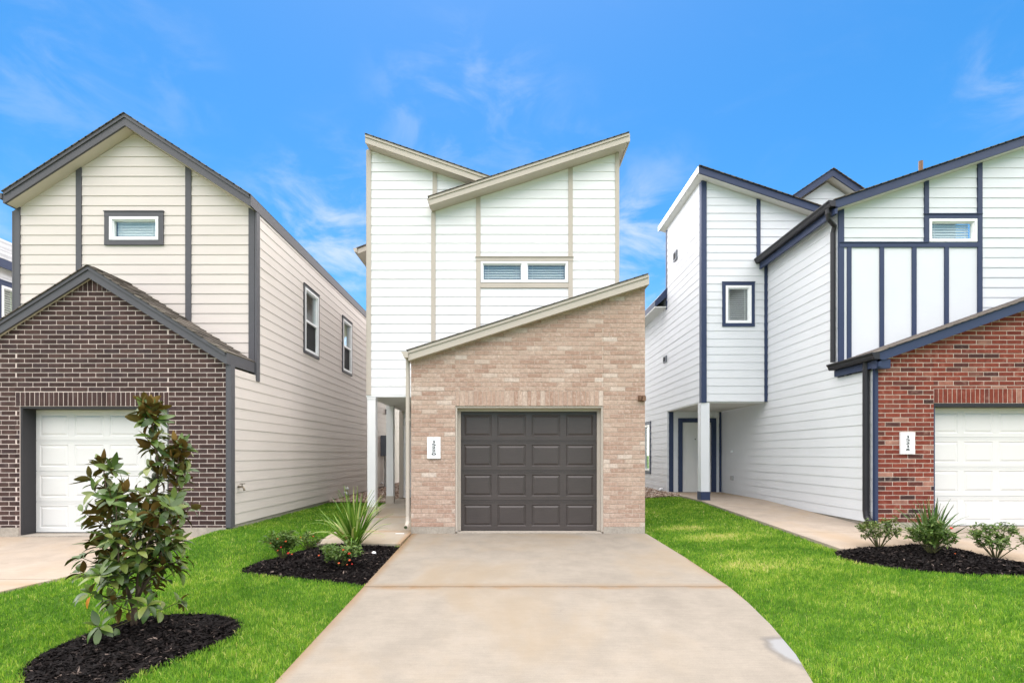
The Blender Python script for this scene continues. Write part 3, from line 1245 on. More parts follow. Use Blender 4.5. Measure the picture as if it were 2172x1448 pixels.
# right walk and driveway
RZ = lambda x, y: 0.04 * (min(y, 12.2) - 8.55) + 0.105
rb = MB()
rpoly = [(4.62, 7.1), (6.1, 7.1), (6.1, 12.1), (4.62, 12.1)]
rb.prism([(x, y, RZ(x, y) - .03) for x, y in rpoly], [(x, y, RZ(x, y) - .09) for x, y in rpoly])
rwalk = tag(mk('neighbour_walk', rb, 'joint_dark'), kind='structure')
for y0, y1 in ((7.02, 8.18), (8.20, 9.70), (9.72, 11.10), (11.12, 12.2), (12.2, 14.68)):
    slab('concrete_slab', [(4.56, y0), (6.13, y0), (6.13, y1), (4.56, y1)], RZ, 'side_concrete', rwalk)
rb = MB()
rpoly = [(6.2, 1.2), (10.6, 1.2), (10.6, 8.5), (6.2, 8.5)]
rb.prism([(x, y, RZ(x, y) - .03) for x, y in rpoly], [(x, y, RZ(x, y) - .09) for x, y in rpoly])
rdrive = tag(mk('neighbour_driveway', rb, 'joint_dark'), kind='structure')
slab('concrete_slab', [(6.155, 5.62), (10.7, 5.62), (10.7, 8.53), (6.155, 8.53)], RZ, 'side_concrete', rdrive)
slab('concrete_slab', [(6.30, 1.1), (10.7, 1.1), (10.7, 5.60), (6.155, 5.60)], RZ, 'side_concrete', rdrive)

# street behind the camera
sb = MB()
sb.box(-200, 200, -11, -2.0, -0.75, -0.47)
tag(mk('street', sb, 'road_concrete'), kind='structure')


# ================================================================== CENTRE HOUSE
def score_center(u, z):
    return abs(u - 0.3) + 0.15 * abs(z - 1.5)


def build_center():
    H = thing('house', 'white two-storey house with butterfly roof, tan brick garage and dark brown door', 'house', (0.3, 9.0, 0))
    YB = 8.64
    fb = Fr('F', YB)
    X0, X1 = PX(872, YB), PX(1368, YB)
    zl, zr = PZ(764, YB), PZ(606, YB)
    op = (PX(966, YB), PX(1279.5, YB), -1.0, PZ(861, YB))
    region = [(X0, 0.105), (X1, 0.105), (X1, zr), (X0, zl)]
    zbase = [(X0, -0.05), (X1, -0.05), (X1, zr + .03), (X0, zl + .03)]
    bw = wall(H, fb, [zbase], [op], 'tan_mortar', 0.10, 'brick_wall')
    sol = (op[0], op[1], op[3], PZ(828.5, YB))
    bricks(bw, fb, region, [op], [sol], 'tan_brick', 0.105, 0.0060, 300, score_center, 0.05, JT=.0108)
    for a, b in ((X0 - .005, op[0] - .004), (op[1] + .004, X1 - .01)):
        m = MB()
        fb.box(m, a, b, -0.08, 0.107, -0.05, 0.018)
        mk('foundation_ledge', m, 'foundation', H)
    # door casing and door
    YD = 8.84
    fd = Fr('F', YD)
    m = MB()
    zt = op[3]
    fb.box(m, op[0] + .002, op[0] + .028, 0.02, zt - .002, -0.26, -0.012)
    fb.box(m, op[1] - .028, op[1] - .002, 0.02, zt - .002, -0.26, -0.012)
    fb.box(m, op[0] + .028, op[1] - .028, zt - .028, zt - .002, -0.26, -0.014)
    mk('door_jamb', m, 'beige_trim', H)
    m = MB()
    fd.box(m, op[0] + .028, op[0] + .075, 0.02, zt - .03, 0.0, 0.05)
    fd.box(m, op[1] - .075, op[1] - .028, 0.02, zt - .03, 0.0, 0.05)
    fd.box(m, op[0] + .075, op[1] - .075, zt - .075, zt - .03, 0.0, 0.048)
    mk('door_casing', m, 'beige_trim', H)
    garage_door(H, fd, op[0] + .06, op[1] - .06, 0.02, zt - .06, 'brown_door', 4, 4, 0.0, 0.8)
    m = MB()
    m.box(op[0] - .3, op[1] + .3, YD + .08, YD + .1, -.1, 2.5)
    mk('door_backing', m, 'dark_void', H)
    m = MB()
    m.box(op[0] + .02, op[1] - .02, YB - .02, YD + .1, -0.08, 0.012)
    mk('door_sill', m, 'foundation', H)
    plaque(H, fb, PX(906.8, YB), PX(934.7, YB), PZ(972, YB), PZ(926.5, YB), '15220', 0.005)
    # small brown bracket fixture at the right edge of the brick
    m = MB()
    u, z = PX(1361, YB), PZ(845, YB)
    fb.box(m, u - .065, u + .055, z - .05, z + .05, 0.004, 0.02)
    fb.box(m, u - .005, u + .05, z - .045, z + .035, 0.02, 0.09)
    fb.box(m, u - .05, u - .015, z - .03, z + .035, 0.02, 0.06)
    mk('wall_bracket', m, 'rust_brown', H)
    # garage side walls and upper body
    YU = PYU = 10.34
    fu = Fr('F', YU)
    UL, UR = PX(779, YU), PX(1312, YU)
    zbot = PZ(838, YU)
    fr_ = Fr('R', X1 - .02)
    top_r = PZ(330, YU)
    wr = wall(H, fr_, [rect(YB + .1, YU + .2, 0.1, zr)], [], 'white_siding', .1)
    siding(wr, fr_, [rect(YB + .1, YU + .2, 0.1, zr)], 0.1, 0.18, [], 'white_siding', True)
    fr2 = Fr('R', UR - .012)
    wr = wall(H, fr2, [rect(YU + .13, 22.0, 0.1, 7.35)], [], 'white_siding', .1)
    siding(wr, fr2, [rect(YU + .01, 22.0, 0.1, 7.35)], 0.1, 0.18, [], 'white_siding', True)
    fl = Fr('L', X0)
    wl_ = wall(H, fl, [rect(YB + .1, 13.76, 0.1, zl)], [], 'white_siding', .1)
    siding(wl_, fl, [rect(YB + .1, 13.76, 0.1, zbot)], 0.1, 0.18, [], 'white_siding', True)
    # upper front: roof lines
    YFr, YFl = 10.03, 10.09
    # right shed
    ra = (PX(910.6, YFr), PZ(417, YFr)); rb_ = (PX(1334, YFr), PZ(281.5, YFr))
    la = (PX(1037, YFl), PZ(374.4, YFl)); lb_ = (PX(774.5, YFl), PZ(284.5, YFl))
    sr = (rb_[1] - ra[1]) / (rb_[0] - ra[0])
    sl = (lb_[1] - la[1]) / (lb_[0] - la[0])
    fh = 18.5 * YFr / F
    zR = lambda x: ra[1] + sr * (x - ra[0]) - fh
    zL = lambda x: la[1] + sl * (x - la[0]) - fh
    xs = PX(919, YU)
    xc = (zR(0) - zL(0)) / (sl - sr)
    # the wall under the left shed and the wall under the right shed, split at the trim board
    xi = xs + .05
    holes = [(PX(1019.4, YU), PX(1205, YU), PZ(600, YU), PZ(555, YU))]
    zc = zbot
    xg = X0 - .12
    polyL = [(UL, zbot), (xi, zbot), (xi, zL(xi)), (UL, zL(UL))]
    xe = min(xc, UR)
    polyM = [(xi, zbot), (UR, zbot), (UR, zR(UR)), (xi, zR(xi))]
    # strip of left wall visible above the low end of the right roof
    polyT = [(xi, zR(xi) + .05), (xc, zR(xc) + .05), (xi, zL(xi))]
    uw = wall(H, fu, [polyL, polyM, polyT], holes, 'white_siding', .12)
    siding(uw, fu, [polyL, polyM, polyT], zbot, 0.1803, holes, 'white_siding')
    # corner and batten boards
    bt = 'beige_trim'
    trim(uw, fu, UL - .004, PX(787.5, YU), zbot + .0, 0, bt, poly=[(UL - .004, zbot), (PX(787.5, YU), zbot), (PX(787.5, YU), zL(PX(787.5, YU)) - .005), (UL - .004, zL(UL) - .005)])
    def vtrim(pa, pb, zlo, zf):
        a, b = PX(pa, YU), PX(pb, YU)
        return trim(uw, fu, 0, 0, 0, 0, bt, poly=[(a, zlo), (b, zlo), (b, zf(b) - .005), (a, zf(a) - .005)])
    vtrim(915, 924, 2.9, lambda x: min(zR(x), 99))
    vtrim(918, 927, PZ(415, YU), zL)
    zwt, zwb = PZ(546.5, YU), PZ(611, YU)
    vtrim(1010, 1019.2, 3.0, zR)
    vtrim(1205.2, 1214.5, 3.4, zR)
    vtrim(1304.5, 1313, 3.6, zR)
    trim(uw, fu, PX(1010, YU), PX(1215, YU), PZ(555, YU) + .002, zwt, bt, 0.036)
    trim(uw, fu, PX(1008.5, YU), PX(1216, YU), zwt, zwt + .014, bt, 0.052)
    trim(uw, fu, PX(1019.4, YU), PX(1205, YU), zwb, PZ(601, YU), bt, 0.033)
    h = holes[0]
    window(H, fu, h[0], h[1], h[2], h[3], None, 0, mullions=[(h[0] + h[1]) / 2], blinds=True, tilt=1.0)
    # side of the projecting upper floor
    fs_ = Fr('L', UL)
    sw = wall(H, fs_, [rect(YU + .12, 13.7, zbot, 7.3)], [], 'white_siding', .1)
    siding(sw, fs_, [rect(YU, 13.7, zbot, 7.3)], zbot, .1803, [], 'white_siding', True)
    m = MB(); m.box(UL - .022, UL + .08, YU - .001, YU + .09, zbot, zL(UL) - .01); mk('corner_board', m, bt, sw)
    # porch ceiling
    m = MB(); m.box(UL - .01, X0 - .01, YU + .01, 13.78, zbot - .03, zbot - .001); mk('porch_ceiling', m, 'grey_soffit', H)
    m = MB(); m.box(UL - .015, X0 - .01, YU - .012, YU + .008, zbot - .035, zbot - .002); mk('porch_fascia', m, 'white_vinyl', H)
    # entry wall
    ye = 13.76
    fe = Fr('F', ye)
    ew = wall(H, fe, [rect(-2.88, X0 - .11, .17, zbot - .03)], [], 'white_siding')
    siding(ew, fe, [rect(-2.88, X0 - .11, .17, zbot - .03)], .17, .18, [], 'white_siding')
    trim(ew, fe, -2.90, -2.79, .17, zbot - .032, bt, .035)
    # rear wing behind the porch
    fw = Fr('L', -2.90)
    rw = wall(H, fw, [rect(ye + .05, 22, .17, 6.6)], [], 'white_siding')
    siding(rw, fw, [rect(ye + .05, 22, .17, 6.6)], .17, .18, [], 'white_siding', True)
    fback = Fr('B', 22.0)
    wall(H, fback, [rect(-2.9, X1 - .02, .1, 7.3)], [], 'white_siding')
    # posts
    for k, (pa, pb, yy) in enumerate(((779.2, 796.4, YU + .004), (819.4, 834, 12.26))):
        a, b = PX(pa, yy), PX(pb, yy)
        zf = WZ(a, yy + .08)
        m = MB(); m.box(a, b, yy, yy + (b - a), zf - .02, zbot - .036)
        p = mk('porch_post', m, 'white_siding', H)
        m = MB(); m.box(a - .012, b + .012, yy - .012, yy + (b - a) + .012, zf - .015, zf + .175); mk('post_base', m, 'beige_trim', p)
        m = MB(); m.box(a - .010, b + .010, yy - .010, yy + (b - a) + .010, zbot - .075, zbot - .037); mk('post_cap', m, 'white_siding', p)
    # main roofs
    m = MB()
    rf = link('roof', None, H) if False else None
    m.box(UL + .1, UR - .1, YU + .2, 20, 5.2, 5.25)
    rf = mk('roof', m, 'plain_wall', H)
    slope_roof(rf, ra, rb_, YFr, 21.5, fh, bt, 'beige_soffit', ywall=YU)
    # high side of the right shed: soffit and fascia return
    m = MB(); m.box(rb_[0] - .002, rb_[0] + .022, YFr + .002, 21.5, rb_[1] - fh, rb_[1] - .02); mk('fascia', m, bt, rf)
    slope_roof(rf, (la[0], la[1]), lb_, YFl, 13.8, fh, bt, 'beige_soffit', ywall=YU)
    gutter(rf, ra[0] + .005, ra[1] - .03, YFr + .02, YU + .02, -1, bt, .05, .07)
    # garage roof
    YG = 8.50
    ga = (PX(866, YG), PZ(742, YG)); gb = (PX(1374.5, YG), PZ(580.8, YG))
    gfh = 22.5 * YG / F
    slope_roof(rf, ga, gb, YG, YU - .03, gfh, bt, 'beige_soffit', ywall=YB)
    m = MB(); m.box(gb[0] - .002, gb[0] + .02, YG + .002, YU - .03, gb[1] - gfh, gb[1] - .02); mk('fascia', m, bt, rf)
    gu = gutter(rf, ga[0], ga[1] - .03, YG - .02, YU - .05, -1, bt, .11, .10)
    # downspout with kick-out
    dx = PX(870, YB) - .045
    m = MB()
    zt = ga[1] - .12
    m.sweep([(dx, YB + .03, zt), (dx, YB + .03, .28), (dx, YB + .01, .19), (dx, YB - .05, .135), (dx - .005, YB - .13, .115)], .036, 10)
    ds = mk('downspout', m, bt, H, smooth=False)
    m = MB(); m.sweep([(dx - .005, YB - .1315, .115), (dx - .005, YB - .133, .1145)], .029, 10); mk('pipe_mouth', m, 'pipe_inside', ds)
    for zz in (.75, 1.9):
        m = MB(); m.box(dx - .042, dx + .05, YB + .012, YB + .05, zz, zz + .025); mk('strap', m, bt, ds)
    # eave of the lower rear roof, left
    ye_ = 11.7
    ex, ez = PX(756, ye_), PZ(527, ye_)
    m = MB(); m.xz([(ex + .02, ez - .12), (UL - .002, ez + .10), (UL - .002, ez + .22), (ex + .02, ez - .01)], ye_, 20)
    mk('eave', m, bt, rf)
    m = MB(); m.xz([(ex + .02, ez - .008), (UL - .002, ez + .222), (UL - .002, ez + .245), (ex - .01, ez + .012)], ye_ - .02, 20)
    mk('shingle_courses', m, 'brown_shingle', rf, rnd=True)
    gutter(rf, ex + .02, ez, ye_ - .02, 20, -1, bt, .09, .09)
    return H


build_center()


# ================================================================== LEFT HOUSE
def build_left():
    H = thing('house', 'cream gabled house with charcoal trim and dark brown brick garage', 'house', (-6.6, 9.0, 0))
    YB = 8.20
    fb = Fr('F', YB)
    XW = -4.44
    X1 = PX(480, YB)
    YF = 8.12
    pk = (PX(187.5, YF), PZ(563, YF))
    er = (PX(478, YF), PZ(745.5, YF))
    slp = (pk[1] - er[1]) / (er[0] - pk[0])
    el = (2 * pk[0] - er[0], er[1])
    fh = 26 * YF / F
    X0 = el[0] + .1
    zr = lambda x: pk[1] - slp * abs(x - pk[0]) - fh
    op = (PX(42, YB), PX(358, YB), -1, PZ(861.5, YB))
    zlow = 0.155
    region = [(X0, zlow), (X1, zlow), (X1, zr(X1) + .02), (pk[0], zr(pk[0]) + .02), (X0, zr(X0) + .02)]
    full = [(X0, -.1), (X1, -.1), (X1, zr(X1) + .04), (pk[0], zr(pk[0]) + .04), (X0, zr(X0) + .04)]
    bw = wall(H, fb, [full], [op], 'pale_mortar', .10, 'brick_wall')
    sol = (PX(33, YB), PX(358, YB), op[3], PZ(831, YB))
    zs_ = PZ(619, YB)
    sol2 = (PX(160, YB), PX(222, YB), PZ(618.5, YB), PZ(590, YB))
    region2 = [(X0, zlow), (X1, zlow), (X1, zr(X1) + .02), ((pk[0] + (zr(pk[0]) + .02 - sol2[2]) / slp), sol2[2]), ((pk[0] - (zr(pk[0]) + .02 - sol2[2]) / slp), sol2[2]), (X0, zr(X0) + .02)]
    nrow = (sol2[2] - zlow) / BH
    z0 = sol2[2] - math.ceil(nrow) * BH
    bricks(bw, fb, region2, [op], [sol], 'dark_brick', z0, 0.007, 285,
           lambda u, z: (0 if -9.2 < u else 50) + abs(u + 5.5) * 0.6 + abs(z - 1.8) * .3, 0.1, JT=.0135)
    # upright bricks in the top of the gable
    n = 8
    x = pk[0] - .305
    while x < pk[0] + .30:
        a, b = x + JT / 2, x + BH - JT / 2
        z1 = min(zr(a), zr(b)) + .02
        p = [(a, sol2[2] + .006), (b, sol2[2] + .006), (b, zr(b) + .03), (a, zr(a) + .03)]
        if zr(b) + .03 > sol2[2] + .03 and zr(a) + .03 > sol2[2] + .03:
            mb = MB(); add_brick(mb, fb, p, .02, off=.007); mk('brick', mb, 'dark_brick', bw)
        x += BH
    for a, b in ((X0, op[0] - .003), (op[1] + .003, X1)):
        m = MB(); fb.box(m, a, b, -.1, zlow + .004, -.05, .02); mk('foundation_ledge', m, 'foundation', H)
    gt = 'grey_trim'
    # jamb: grey trim paint, its shade put into a darker colour
    YD = YB + .25
    zt = op[3]
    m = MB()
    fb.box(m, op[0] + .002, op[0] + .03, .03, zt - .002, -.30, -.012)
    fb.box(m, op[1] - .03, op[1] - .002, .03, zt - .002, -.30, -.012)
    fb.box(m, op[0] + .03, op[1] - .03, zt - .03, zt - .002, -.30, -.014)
    mk('door_jamb', m, 'shaded_jamb', H)
    fd = Fr('F', YD)
    garage_door(H, fd, op[0] + .032, op[1] - .032, .045, zt - .035, 'white_door', 4, 4, relief=0.55)
    m = MB(); m.box(op[0] - .2, op[1] + .2, YD + .07, YD + .09, -.1, 2.4); mk('door_backing', m, 'dark_void', H)
    m = MB(); m.box(op[0] + .01, op[1] - .01, YB - .03, YD + .1, -.1, .032); mk('door_sill', m, 'foundation', H)
    # side wall (faces the centre house)
    YU = 9.05
    fs = Fr('R', XW)
    zt_low = PZ(765, YB)
    zeave = 5.62
    YEND = 23.0
    P1 = rect(YB + .02, YU, .19, 2.72)
    P2 = rect(YU, YEND, .19, zeave + .04)
    wins = []
    for (xa, xb, ya, yb) in ((644.5, 673, 605, 744), (726, 744, 672, 783)):
        Ya, Yb = -XW * F / (CX - xa), -XW * F / (CX - xb)
        wins.append((Ya, Yb, 3.60, 4.99))
    sw = wall(H, fs, [P1, P2], wins, 'cream_siding', .12)
    siding(sw, fs, [P1, P2], .19, .1727, wins, 'cream_siding')
    for w in wins:
        window(H, fs, *w, gt, .055, rail=(w[2] + w[3]) / 2 - .02, blinds=False, fw=.05, screen=True)
    m = MB(); fs.box(m, YB + .03, YEND, -.1, .188, -.10, -.012); mk('foundation_wall', m, 'foundation', H)
    m = MB(); m.box(X1 + .003, XW + .026, YB - .022, YB + .10, .16, zr(XW) + .02); mk('corner_board', m, gt, H)
    # upper front
    fu = Fr('F', YU)
    XL = PX(32, YU)
    YFu = 8.81
    pu = (PX(264.5, YFu), PZ(240.7, YFu))
    eu = (PX(529, YFu), PZ(411.4, YFu))
    su = (pu[1] - eu[1]) / (eu[0] - pu[0])
    elu = (PX(9, YFu), PZ(405.6, YFu))
    fhu = 25 * YFu / F
    zu = lambda x: pu[1] - su * abs(x - pu[0]) - fhu
    poly = [(XL, 2.3), (XW, 2.3), (XW, zu(XW)), (pu[0], zu(pu[0])), (XL, zu(XL))]
    hol = [(PX(234, YU), PX(338.6, YU), PZ(510.6, YU), PZ(460.5, YU))]
    uw = wall(H, fu, [poly], hol, 'cream_siding', .12)
    siding(uw, fu, [poly], .19 + .1727 * 12, .1727, hol, 'cream_siding')

    def vt(pa, pb, zlo):
        a, b = PX(pa, YU), PX(pb, YU)
        trim(uw, fu, 0, 0, 0, 0, gt, poly=[(a, zlo), (b, zlo), (b, zu(b) - .004), (a, zu(a) - .004)])
    vt(163.5, 175, 3.3)
    vt(395, 407, 2.9)
    vt(32.5, 45, 2.6)
    vt(528.8, 541, 2.6)
    m = MB(); m.box(XW - .01, XW + .026, YU - .032, YU + .09, 2.62, zu(XW) - .01); mk('corner_board', m, gt, uw)
    window(H, fu, *hol[0], gt, .085, blinds=True, tilt=1.3, fw=.05)
    # left wall
    fl = Fr('L', XL)
    lw = wall(H, fl, [rect(YU + .12, YEND, .1, zu(XL))], [], 'cream_siding')
    siding(lw, fl, [rect(YU, YEND, .1, zu(XL))], .19, .1727, [], 'cream_siding', True)
    m = MB(); m.box(XL - .026, XL + .01, YU - .03, YU + .09, 2.62, zu(XL) - .01); mk('corner_board', m, gt, lw)
    wall(H, Fr('B', YEND), [rect(XL, XW, .1, zu(XL))], [], 'cream_siding')
    # roofs
    m = MB(); m.box(XL + .1, XW - .1, YU + .2, YEND - .2, 2.5, 2.55)
    rf = mk('roof', m, 'plain_wall', H)
    slope_roof(rf, eu, pu, YFu, YEND, fhu, gt, 'cream_soffit', ywall=YU, eave_fascia=gt)
    slope_roof(rf, elu, pu, YFu, YEND, fhu, gt, 'cream_soffit', ywall=YU, eave_fascia=gt)
    gutter(rf, elu[0] - .03, elu[1] - .04, YFu - .01, YEND, -1, gt, .09, .09)
    slope_roof(rf, er, pk, YF, YU - .04, fh, gt, 'cream_soffit', ywall=YB, single=True, eave_fascia=gt)
    slope_roof(rf, el, pk, YF, YU - .04, fh, gt, 'cream_soffit', ywall=YB, eave_fascia=gt)
    # hose bib
    yb_ = -XW * F / (CX - 503); zb_ = PZ(1032, yb_)
    m = MB()
    m.sweep([(XW + .015, yb_, zb_), (XW + .09, yb_, zb_), (XW + .12, yb_ - .01, zb_ - .03), (XW + .125, yb_ - .01, zb_ - .06)], [.018, .016, .016, .018], 8)
    hb = mk('hose_tap', m, 'brass', H, smooth=True)
    m = MB(); m.sweep([(XW + .075, yb_, zb_), (XW + .085, yb_, zb_ + .05)], .008, 6); m.box(XW + .055, XW + .115, yb_ - .03, yb_ + .03, zb_ + .045, zb_ + .058); mk('handle', m, 'brass', hb)
    # electric meter box and conduit, small fixtures
    ym = 17.9
    m = MB(); m.box(XW + .012, XW + .20, ym, ym + .75, 1.27, 1.99)
    mt = mk('meter_box', m, 'meter_grey', H)
    m = MB(); m.box(XW + .19, XW + .215, ym + .04, ym + .7, 1.52, 1.96); mk('meter_cover', m, 'conduit_grey', mt)
    m = MB(); m.sweep([(XW + .08, ym + .35, 1.28), (XW + .08, ym + .35, .12)], .03, 8); m.sweep([(XW + .08, ym + .6, 1.28), (XW + .08, ym + .6, .12)], .022, 8); mk('conduit', m, 'conduit_grey', mt)
    for (px, py) in ((732, 1035), (729, 1045), (807, 1024)):
        y = -XW * F / (CX - px); z = PZ(py, y)
        m = MB(); m.sweep([(XW + .01, y, z), (XW + .07, y, z), (XW + .10, y, z - .03)], .028, 8); mk('drain_pipe', m, 'white_vinyl', H, smooth=True)
    y = -XW * F / (CX - 818); z = PZ(873, y)
    m = MB(); m.box(XW + .012, XW + .12, y - .07, y + .07, z - .09, z + .09); mk('wall_lamp', m, 'black_metal', H)
    return H


build_left()


# ================================================================== RIGHT HOUSE
def build_right():
    H = thing('house', 'white house with navy trim, black gutters and red brick garage', 'house', (8.5, 9.0, 0.1))
    YB = 8.55
    fb = Fr('F', YB)
    nt, bk, sd = 'navy_trim', 'black_metal', 'ice_siding'
    XW = 6.15
    X0 = PX(1861, YB)
    X1 = 11.3
    YF = 8.36
    ga = (PX(1866.5, YF) - .02, PZ(744.7, YF)); gb0 = (PX(2172, YF), PZ(636.5, YF))
    gs = (gb0[1] - ga[1]) / (gb0[0] - ga[0])
    gb = (X1 + .08, ga[1] + gs * (X1 + .08 - ga[0]))
    gfh = 22 * YF / F
    zg = lambda x: ga[1] + gs * (x - ga[0]) - gfh
    op = (PX(1980.5, YB), PX(1980.5, YB) + 2.46, -1, PZ(855.5, YB))
    zlow = .19
    region = [(X0, zlow), (X1, zlow), (X1, zg(X1) + .02), (X0, zg(X0) + .02)]
    full = [(X0, -.05), (X1, -.05), (X1, zg(X1) + .04), (X0, zg(X0) + .04)]
    bw = wall(H, fb, [full], [op], 'cream_mortar', .10, 'brick_wall')
    sol = (op[0], op[1], op[3] + .004, PZ(823.5, YB))
    bricks(bw, fb, region, [op], [sol], 'red_brick', zlow, .007, 300, lambda u, z: u, .0, JT=.0125)
    for a, b in ((X0, op[0] - .003), (op[1] + .003, X1)):
        m = MB(); fb.box(m, a, b, -.05, zlow + .004, -.05, .02); mk('foundation_ledge', m, 'foundation', H)
    zt = op[3]
    YD = YB + .2
    m = MB()
    fb.box(m, op[0] - .002, op[1] + .002, zt - .05, zt + .003, -.3, .004)
    mk('lintel', m, bk, H)
    for ja, jb in ((op[0] + .002, op[0] + .03), (op[1] - .03, op[1] - .002)):
        m = MB()
        fb.box(m, ja, jb, .1, zt - .052, -.30, -.012)
        mk('door_jamb', m, nt, H)
    fd = Fr('F', YD)
    garage_door(H, fd, op[0] + .032, op[1] - .032, .115, zt - .055, 'white_door', 4, 4, relief=0.55)
    m = MB(); m.box(op[0] - .2, op[1] + .2, YD + .07, YD + .09, -.1, 2.4); mk('door_backing', m, 'dark_void', H)
    m = MB(); m.box(op[0] + .01, op[1] - .01, YB - .03, YD + .1, -.05, .105); mk('door_sill', m, 'foundation', H)
    plaque(H, fb, PX(1907, YB), PX(1937, YB), PZ(962.5, YB), PZ(916, YB), '15216', .007)
    m = MB(); m.box(XW - .022, X0 - .003, YB - .024, YB + .04, .18, zg(X0)); mk('corner_board', m, nt, H)
    # side wall
    YM = 9.53
    YT = 12.10
    YE = 14.70
    fs = Fr('L', XW)
    zbot = PZ(851, YT)
    YFm = 9.30
    ma = (PX(1771, YFm), PZ(423, YFm)); mb0 = (PX(2172, YFm), PZ(289, YFm))
    ms = (mb0[1] - ma[1]) / (mb0[0] - ma[0])
    mb_ = (X1 + .1, ma[1] + ms * (X1 + .1 - ma[0]))
    mfh = 19.5 * YFm / F
    zm = lambda x: ma[1] + ms * (x - ma[0]) - mfh
    P = [rect(YB + .02, YM, .175, 2.75), rect(YM, YT, .175, zm(XW) + .02), rect(YT, YE, .175, zbot)]
    sw = wall(H, fs, P, [], sd)
    siding(sw, fs, P, .175, .185, [], sd)
    m = MB(); fs.box(m, YB + .03, YE, -.1, .174, -.10, -.012); mk('foundation_wall', m, 'foundation', H)
    # main upper front
    fm = Fr('F', YM)
    win = (PX(1968, YM), PX(2070, YM), PZ(514.5, YM), PZ(465, YM))
    zb1, zb0 = PZ(516, YM), PZ(525.5, YM)
    xb = PX(2071, YM)
    poly = [(XW, 2.5), (X1, 2.5), (X1, zm(X1)), (XW, zm(XW))]
    panel = (XW, xb, 0, zb0 + .02)
    uw = wall(H, fm, [poly], [win], sd)
    siding(uw, fm, [poly], .175 + .185 * 13, .185, [win, panel], sd)
    # smooth panels with battens
    ed = [1788, 1795, 1804, 1864, 1873, 1932, 1941.6, 2001, 2010, 2071]
    for a, b in ((1788, 1799), (1799, 1868), (1868, 1937), (1937, 2005), (2005, 2072)):
        m = MB(); fm.box(m, PX(a, YM) + .001, PX(b, YM) - .001, 2.6, zb0 + .015, .001, .012); mk('wall_panel', m, sd, uw)
    for a, b in ((1795, 1804), (1864, 1873), (1932.2, 1941.6), (2001, 2010)):
        trim(uw, fm, PX(a, YM), PX(b, YM), 2.6, zb0 - .001, nt, .032)
    trim(uw, fm, PX(1777.5, YM), PX(1788.5, YM), 2.6, 0, nt, poly=[(XW - .002, 2.6), (PX(1788.5, YM), 2.6), (PX(1788.5, YM), zm(PX(1788, YM)) - .005), (XW - .002, zm(XW) - .005)])
    trim(uw, fm, PX(1778.5, YM), PX(2071, YM), zb0, zb1, nt, .036)
    trim(uw, fm, PX(1778.5, YM), PX(1966, YM), zb1, zb1 + .012, nt, .050)
    a, b = PX(2071, YM), PX(2080.5, YM)
    trim(uw, fm, a, b, 2.9, 0, nt, poly=[(a, 2.9), (b, 2.9), (b, zm(b) - .005), (a, zm(a) - .005)], d=.037)
    a, b = PX(1958.5, YM), PX(1967.8, YM)
    trim(uw, fm, a, b, zb1, 0, nt, poly=[(a, zb1 + .013), (b, zb1 + .013), (b, zm(b) - .005), (a, zm(a) - .005)], d=.033)
    trim(uw, fm, PX(1967.8, YM), PX(2071, YM), PZ(465, YM) + .002, PZ(456, YM), nt, .034)
    trim(uw, fm, PX(1957, YM), PX(2080, YM), PZ(456, YM), PZ(456, YM) + .014, nt, .05)
    window(H, fm, *win, None, 0, blinds=True, tilt=1.15, fw=.05)
    wall(H, Fr('R', X1), [rect(YB, 22, .1, 6.5)], [], sd)
    # tower over the porch
    ft = Fr('F', YT)
    TL = PX(1489, YT)
    YFt = 11.85
    tb = (PX(1482.5, YFt), PZ(351, YFt)); ta0 = (PX(1740, YFt), PZ(436.5, YFt))
    ts = (ta0[1] - tb[1]) / (ta0[0] - tb[0])
    ta = (PX(1830, YFt), tb[1] + ts * (PX(1830, YFt) - tb[0]))
    tfh = 15.5 * YFt / F
    zt_ = lambda x: tb[1] + ts * (x - tb[0]) - tfh
    TR = PX(1800, YT)
    polyt = [(TL, zbot), (XW - .02, zbot), (XW - .02, zt_(XW)), (TL, zt_(TL))]
    zr0 = zm(XW) - .05
    polyu = [(XW - .02, zr0), (TR, zr0), (TR, zt_(TR)), (XW - .02, zt_(XW))]
    tw_ = (PX(1538, YT), PX(1593, YT), PZ(686, YT), PZ(606, YT))
    tw = wall(H, ft, [polyt, polyu], [tw_], sd)
    siding(tw, ft, [polyt, polyu], zbot, .185, [tw_], sd)

    def vt(pa, pb, z0, z1=None):
        a, b = PX(pa, YT), PX(pb, YT)
        trim(tw, ft, 0, 0, 0, 0, nt, poly=[(a, z0), (b, z0), (b, (z1 if z1 else zt_(b) - .005)), (a, (z1 if z1 else zt_(a) - .005))])
    vt(1488.5, 1498, zbot - .03)
    vt(1604, 1612, PZ(548, YT))
    vt(1620.5, 1631, zbot - .01, PZ(538, YT))
    window(H, ft, *tw_, nt, .075, blinds=True, tilt=.35, fw=.055)
    fl = Fr('L', TL)
    YT2 = 14.75
    P = [rect(YT, YE, zbot, zt_(TL) + .0), rect(YE, YT2, .17, zt_(TL)), rect(YT2, 22, .17, 6.1)]
    wn_ = (TL * F / (1379.5 - CX), TL * F / (1366 - CX), PZ(999, 16.2), PZ(899, 16.2))
    lw = wall(H, fl, P, [wn_], sd)
    siding(lw, fl, P, .17, .185, [wn_], sd)
    window(H, fl, *wn_, nt, .09, blinds=True, tilt=.3, fw=.05)
    m = MB(); fl.box(m, YE + .1, 22, -.1, .169, -.1, -.012); mk('foundation_wall', m, 'foundation', H)
    m = MB(); m.box(TL - .026, TL + .006, YT - .032, YT + .10, zbot - .03, zt_(TL) - .01); mk('corner_board', m, nt, lw)
    m = MB(); m.box(TL - .024, TL + .05, YT2 - .05, YT2 + .05, 5.5, zt_(TL) - .01); mk('corner_board', m, nt, lw)
